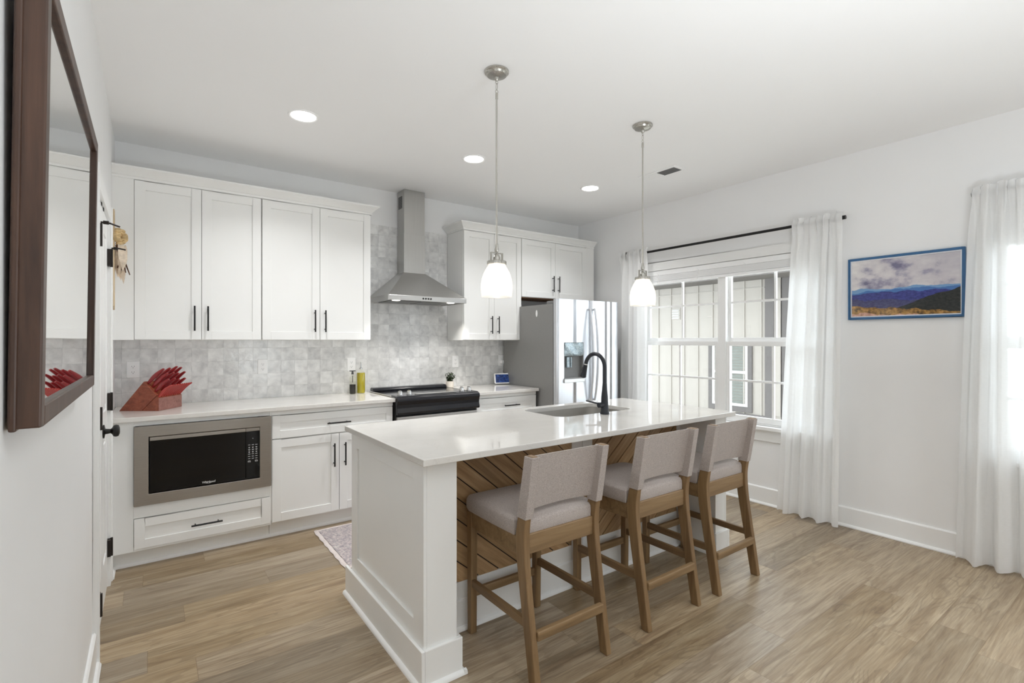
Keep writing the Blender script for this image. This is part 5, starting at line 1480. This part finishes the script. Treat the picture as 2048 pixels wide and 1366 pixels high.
# ------------------------------------------------------------------ outside: the neighbouring house
struct(MB().box(XR + 0.12, 16, -12, 14, -0.42, -0.40).build('ground', 'ext_ground'))
XN = 8.5
t = thing('neighbouring_house', 'cream board-and-batten house with dark grey trim seen through the window', 'house', (XN, 3.5, -0.4))
m = MB(); m.box(XN, XN + 0.2, 4.17, 13.0, -0.4, 2.42); m.box(XN + 0.9, XN + 1.1, 2.6, 4.17, -0.4, 2.42); m.box(XN, XN + 0.9, 4.05, 4.17, -0.4, 2.42)
sd = m.build('siding', 'ext_cream', t)
m = MB()
for k in range(28): m.box(XN - 0.018, XN, 4.375 + 0.305 * k, 4.40 + 0.305 * k, -0.2, 2.42)
for k in range(5): m.box(XN + 0.882, XN + 0.9, 3.87 - 0.305 * k, 3.89 - 0.305 * k, -0.2, 2.42)
m.box(XN - 0.012, XN, 4.33, 13.0, 2.27, 2.29)
m.build('batten', 'ext_cream', sd)
m = MB(); m.box(XN - 0.03, XN + 0.02, 4.165, 4.315, -0.4, 2.42); m.box(XN - 0.03, XN, 4.315, 13.0, -0.4, 0.08)
m.box(XN + 0.0, XN + 0.03, 3.90, 4.06, -0.4, 2.42); plabel(m.build('trim', 'ext_dark', t), 'dark grey trim boards')
m = MB(); m.box(XN - 0.02, XN, 4.06, 4.16, 0.1, 2.42); m.build('inner_panel', 'ext_cream', t)
m = MB(); m.box(XN - 0.72, XN + 2.0, 2.4, 9.0, 2.42, 2.46); m.box(XN - 0.76, XN - 0.72, 2.4, 9.0, 2.40, 2.6); plabel(m.build('soffit', 'ext_soffit', t), 'grey soffit')
m = MB(); m.prism([(XN - 0.78, 2.46), (XN + 4, 4.4), (XN + 4, 2.46)], lambda x, z: (x, 2.4, z), lambda x, z: (x, 13, z)); m.build('roof', 'ext_dark', t)
# its window
wy0, wy1, wz0, wz1 = 4.54, 5.372, 0.105, 1.395
m = MB(); tw = 0.075
m.box(XN - 0.035, XN, wy0, wy0 + tw, wz0, wz1); m.box(XN - 0.035, XN, wy1 - tw, wy1, wz0, wz1); m.box(XN - 0.035, XN, wy0 + tw, wy1 - tw, wz0, wz0 + tw + 0.02); m.box(XN - 0.035, XN, wy0 + tw, wy1 - tw, wz1 - tw, wz1)
wf = plabel(m.build('window_trim', 'ext_dark', t), 'dark grey window surround')
m = MB(); a0, a1, b0, b1 = wy0 + tw, wy1 - tw, wz0 + tw + 0.02, wz1 - tw
m.box(XN - 0.03, XN, a0, a0 + 0.05, b0, b1); m.box(XN - 0.03, XN, a1 - 0.05, a1, b0, b1); m.box(XN - 0.03, XN, a0 + 0.05, a1 - 0.05, b0, b0 + 0.05); m.box(XN - 0.03, XN, a0 + 0.05, a1 - 0.05, b1 - 0.05, b1); m.box(XN - 0.03, XN, a0 + 0.05, a1 - 0.05, 0.78, 0.83)
m.build('window_sash', 'ext_white', wf)
m = MB()
for k in range(22): m.box(XN - 0.012, XN - 0.004, a0 + 0.05, a1 - 0.05, b0 + 0.055 + k * 0.051, b0 + 0.095 + k * 0.051)
plabel(m.build('window_blind', 'ext_blind', wf), 'grey-green closed blind')
m = MB(); m.box(XN - 0.012, XN, 6.00, 6.20, 1.785, 2.01); vt = plabel(m.build('wall_vent', 'ext_cream', t), 'white louvred wall vent')
m = MB()
for k in range(4): m.hexa([(XN - 0.03, 6.02, 1.80 + k * 0.05), (XN - 0.012, 6.02, 1.815 + k * 0.05), (XN - 0.03, 6.18, 1.80 + k * 0.05), (XN - 0.012, 6.18, 1.815 + k * 0.05), (XN - 0.03, 6.02, 1.812 + k * 0.05), (XN - 0.012, 6.02, 1.838 + k * 0.05), (XN - 0.03, 6.18, 1.812 + k * 0.05), (XN - 0.012, 6.18, 1.838 + k * 0.05)])
m.build('vent_louvre', 'ext_white', vt)
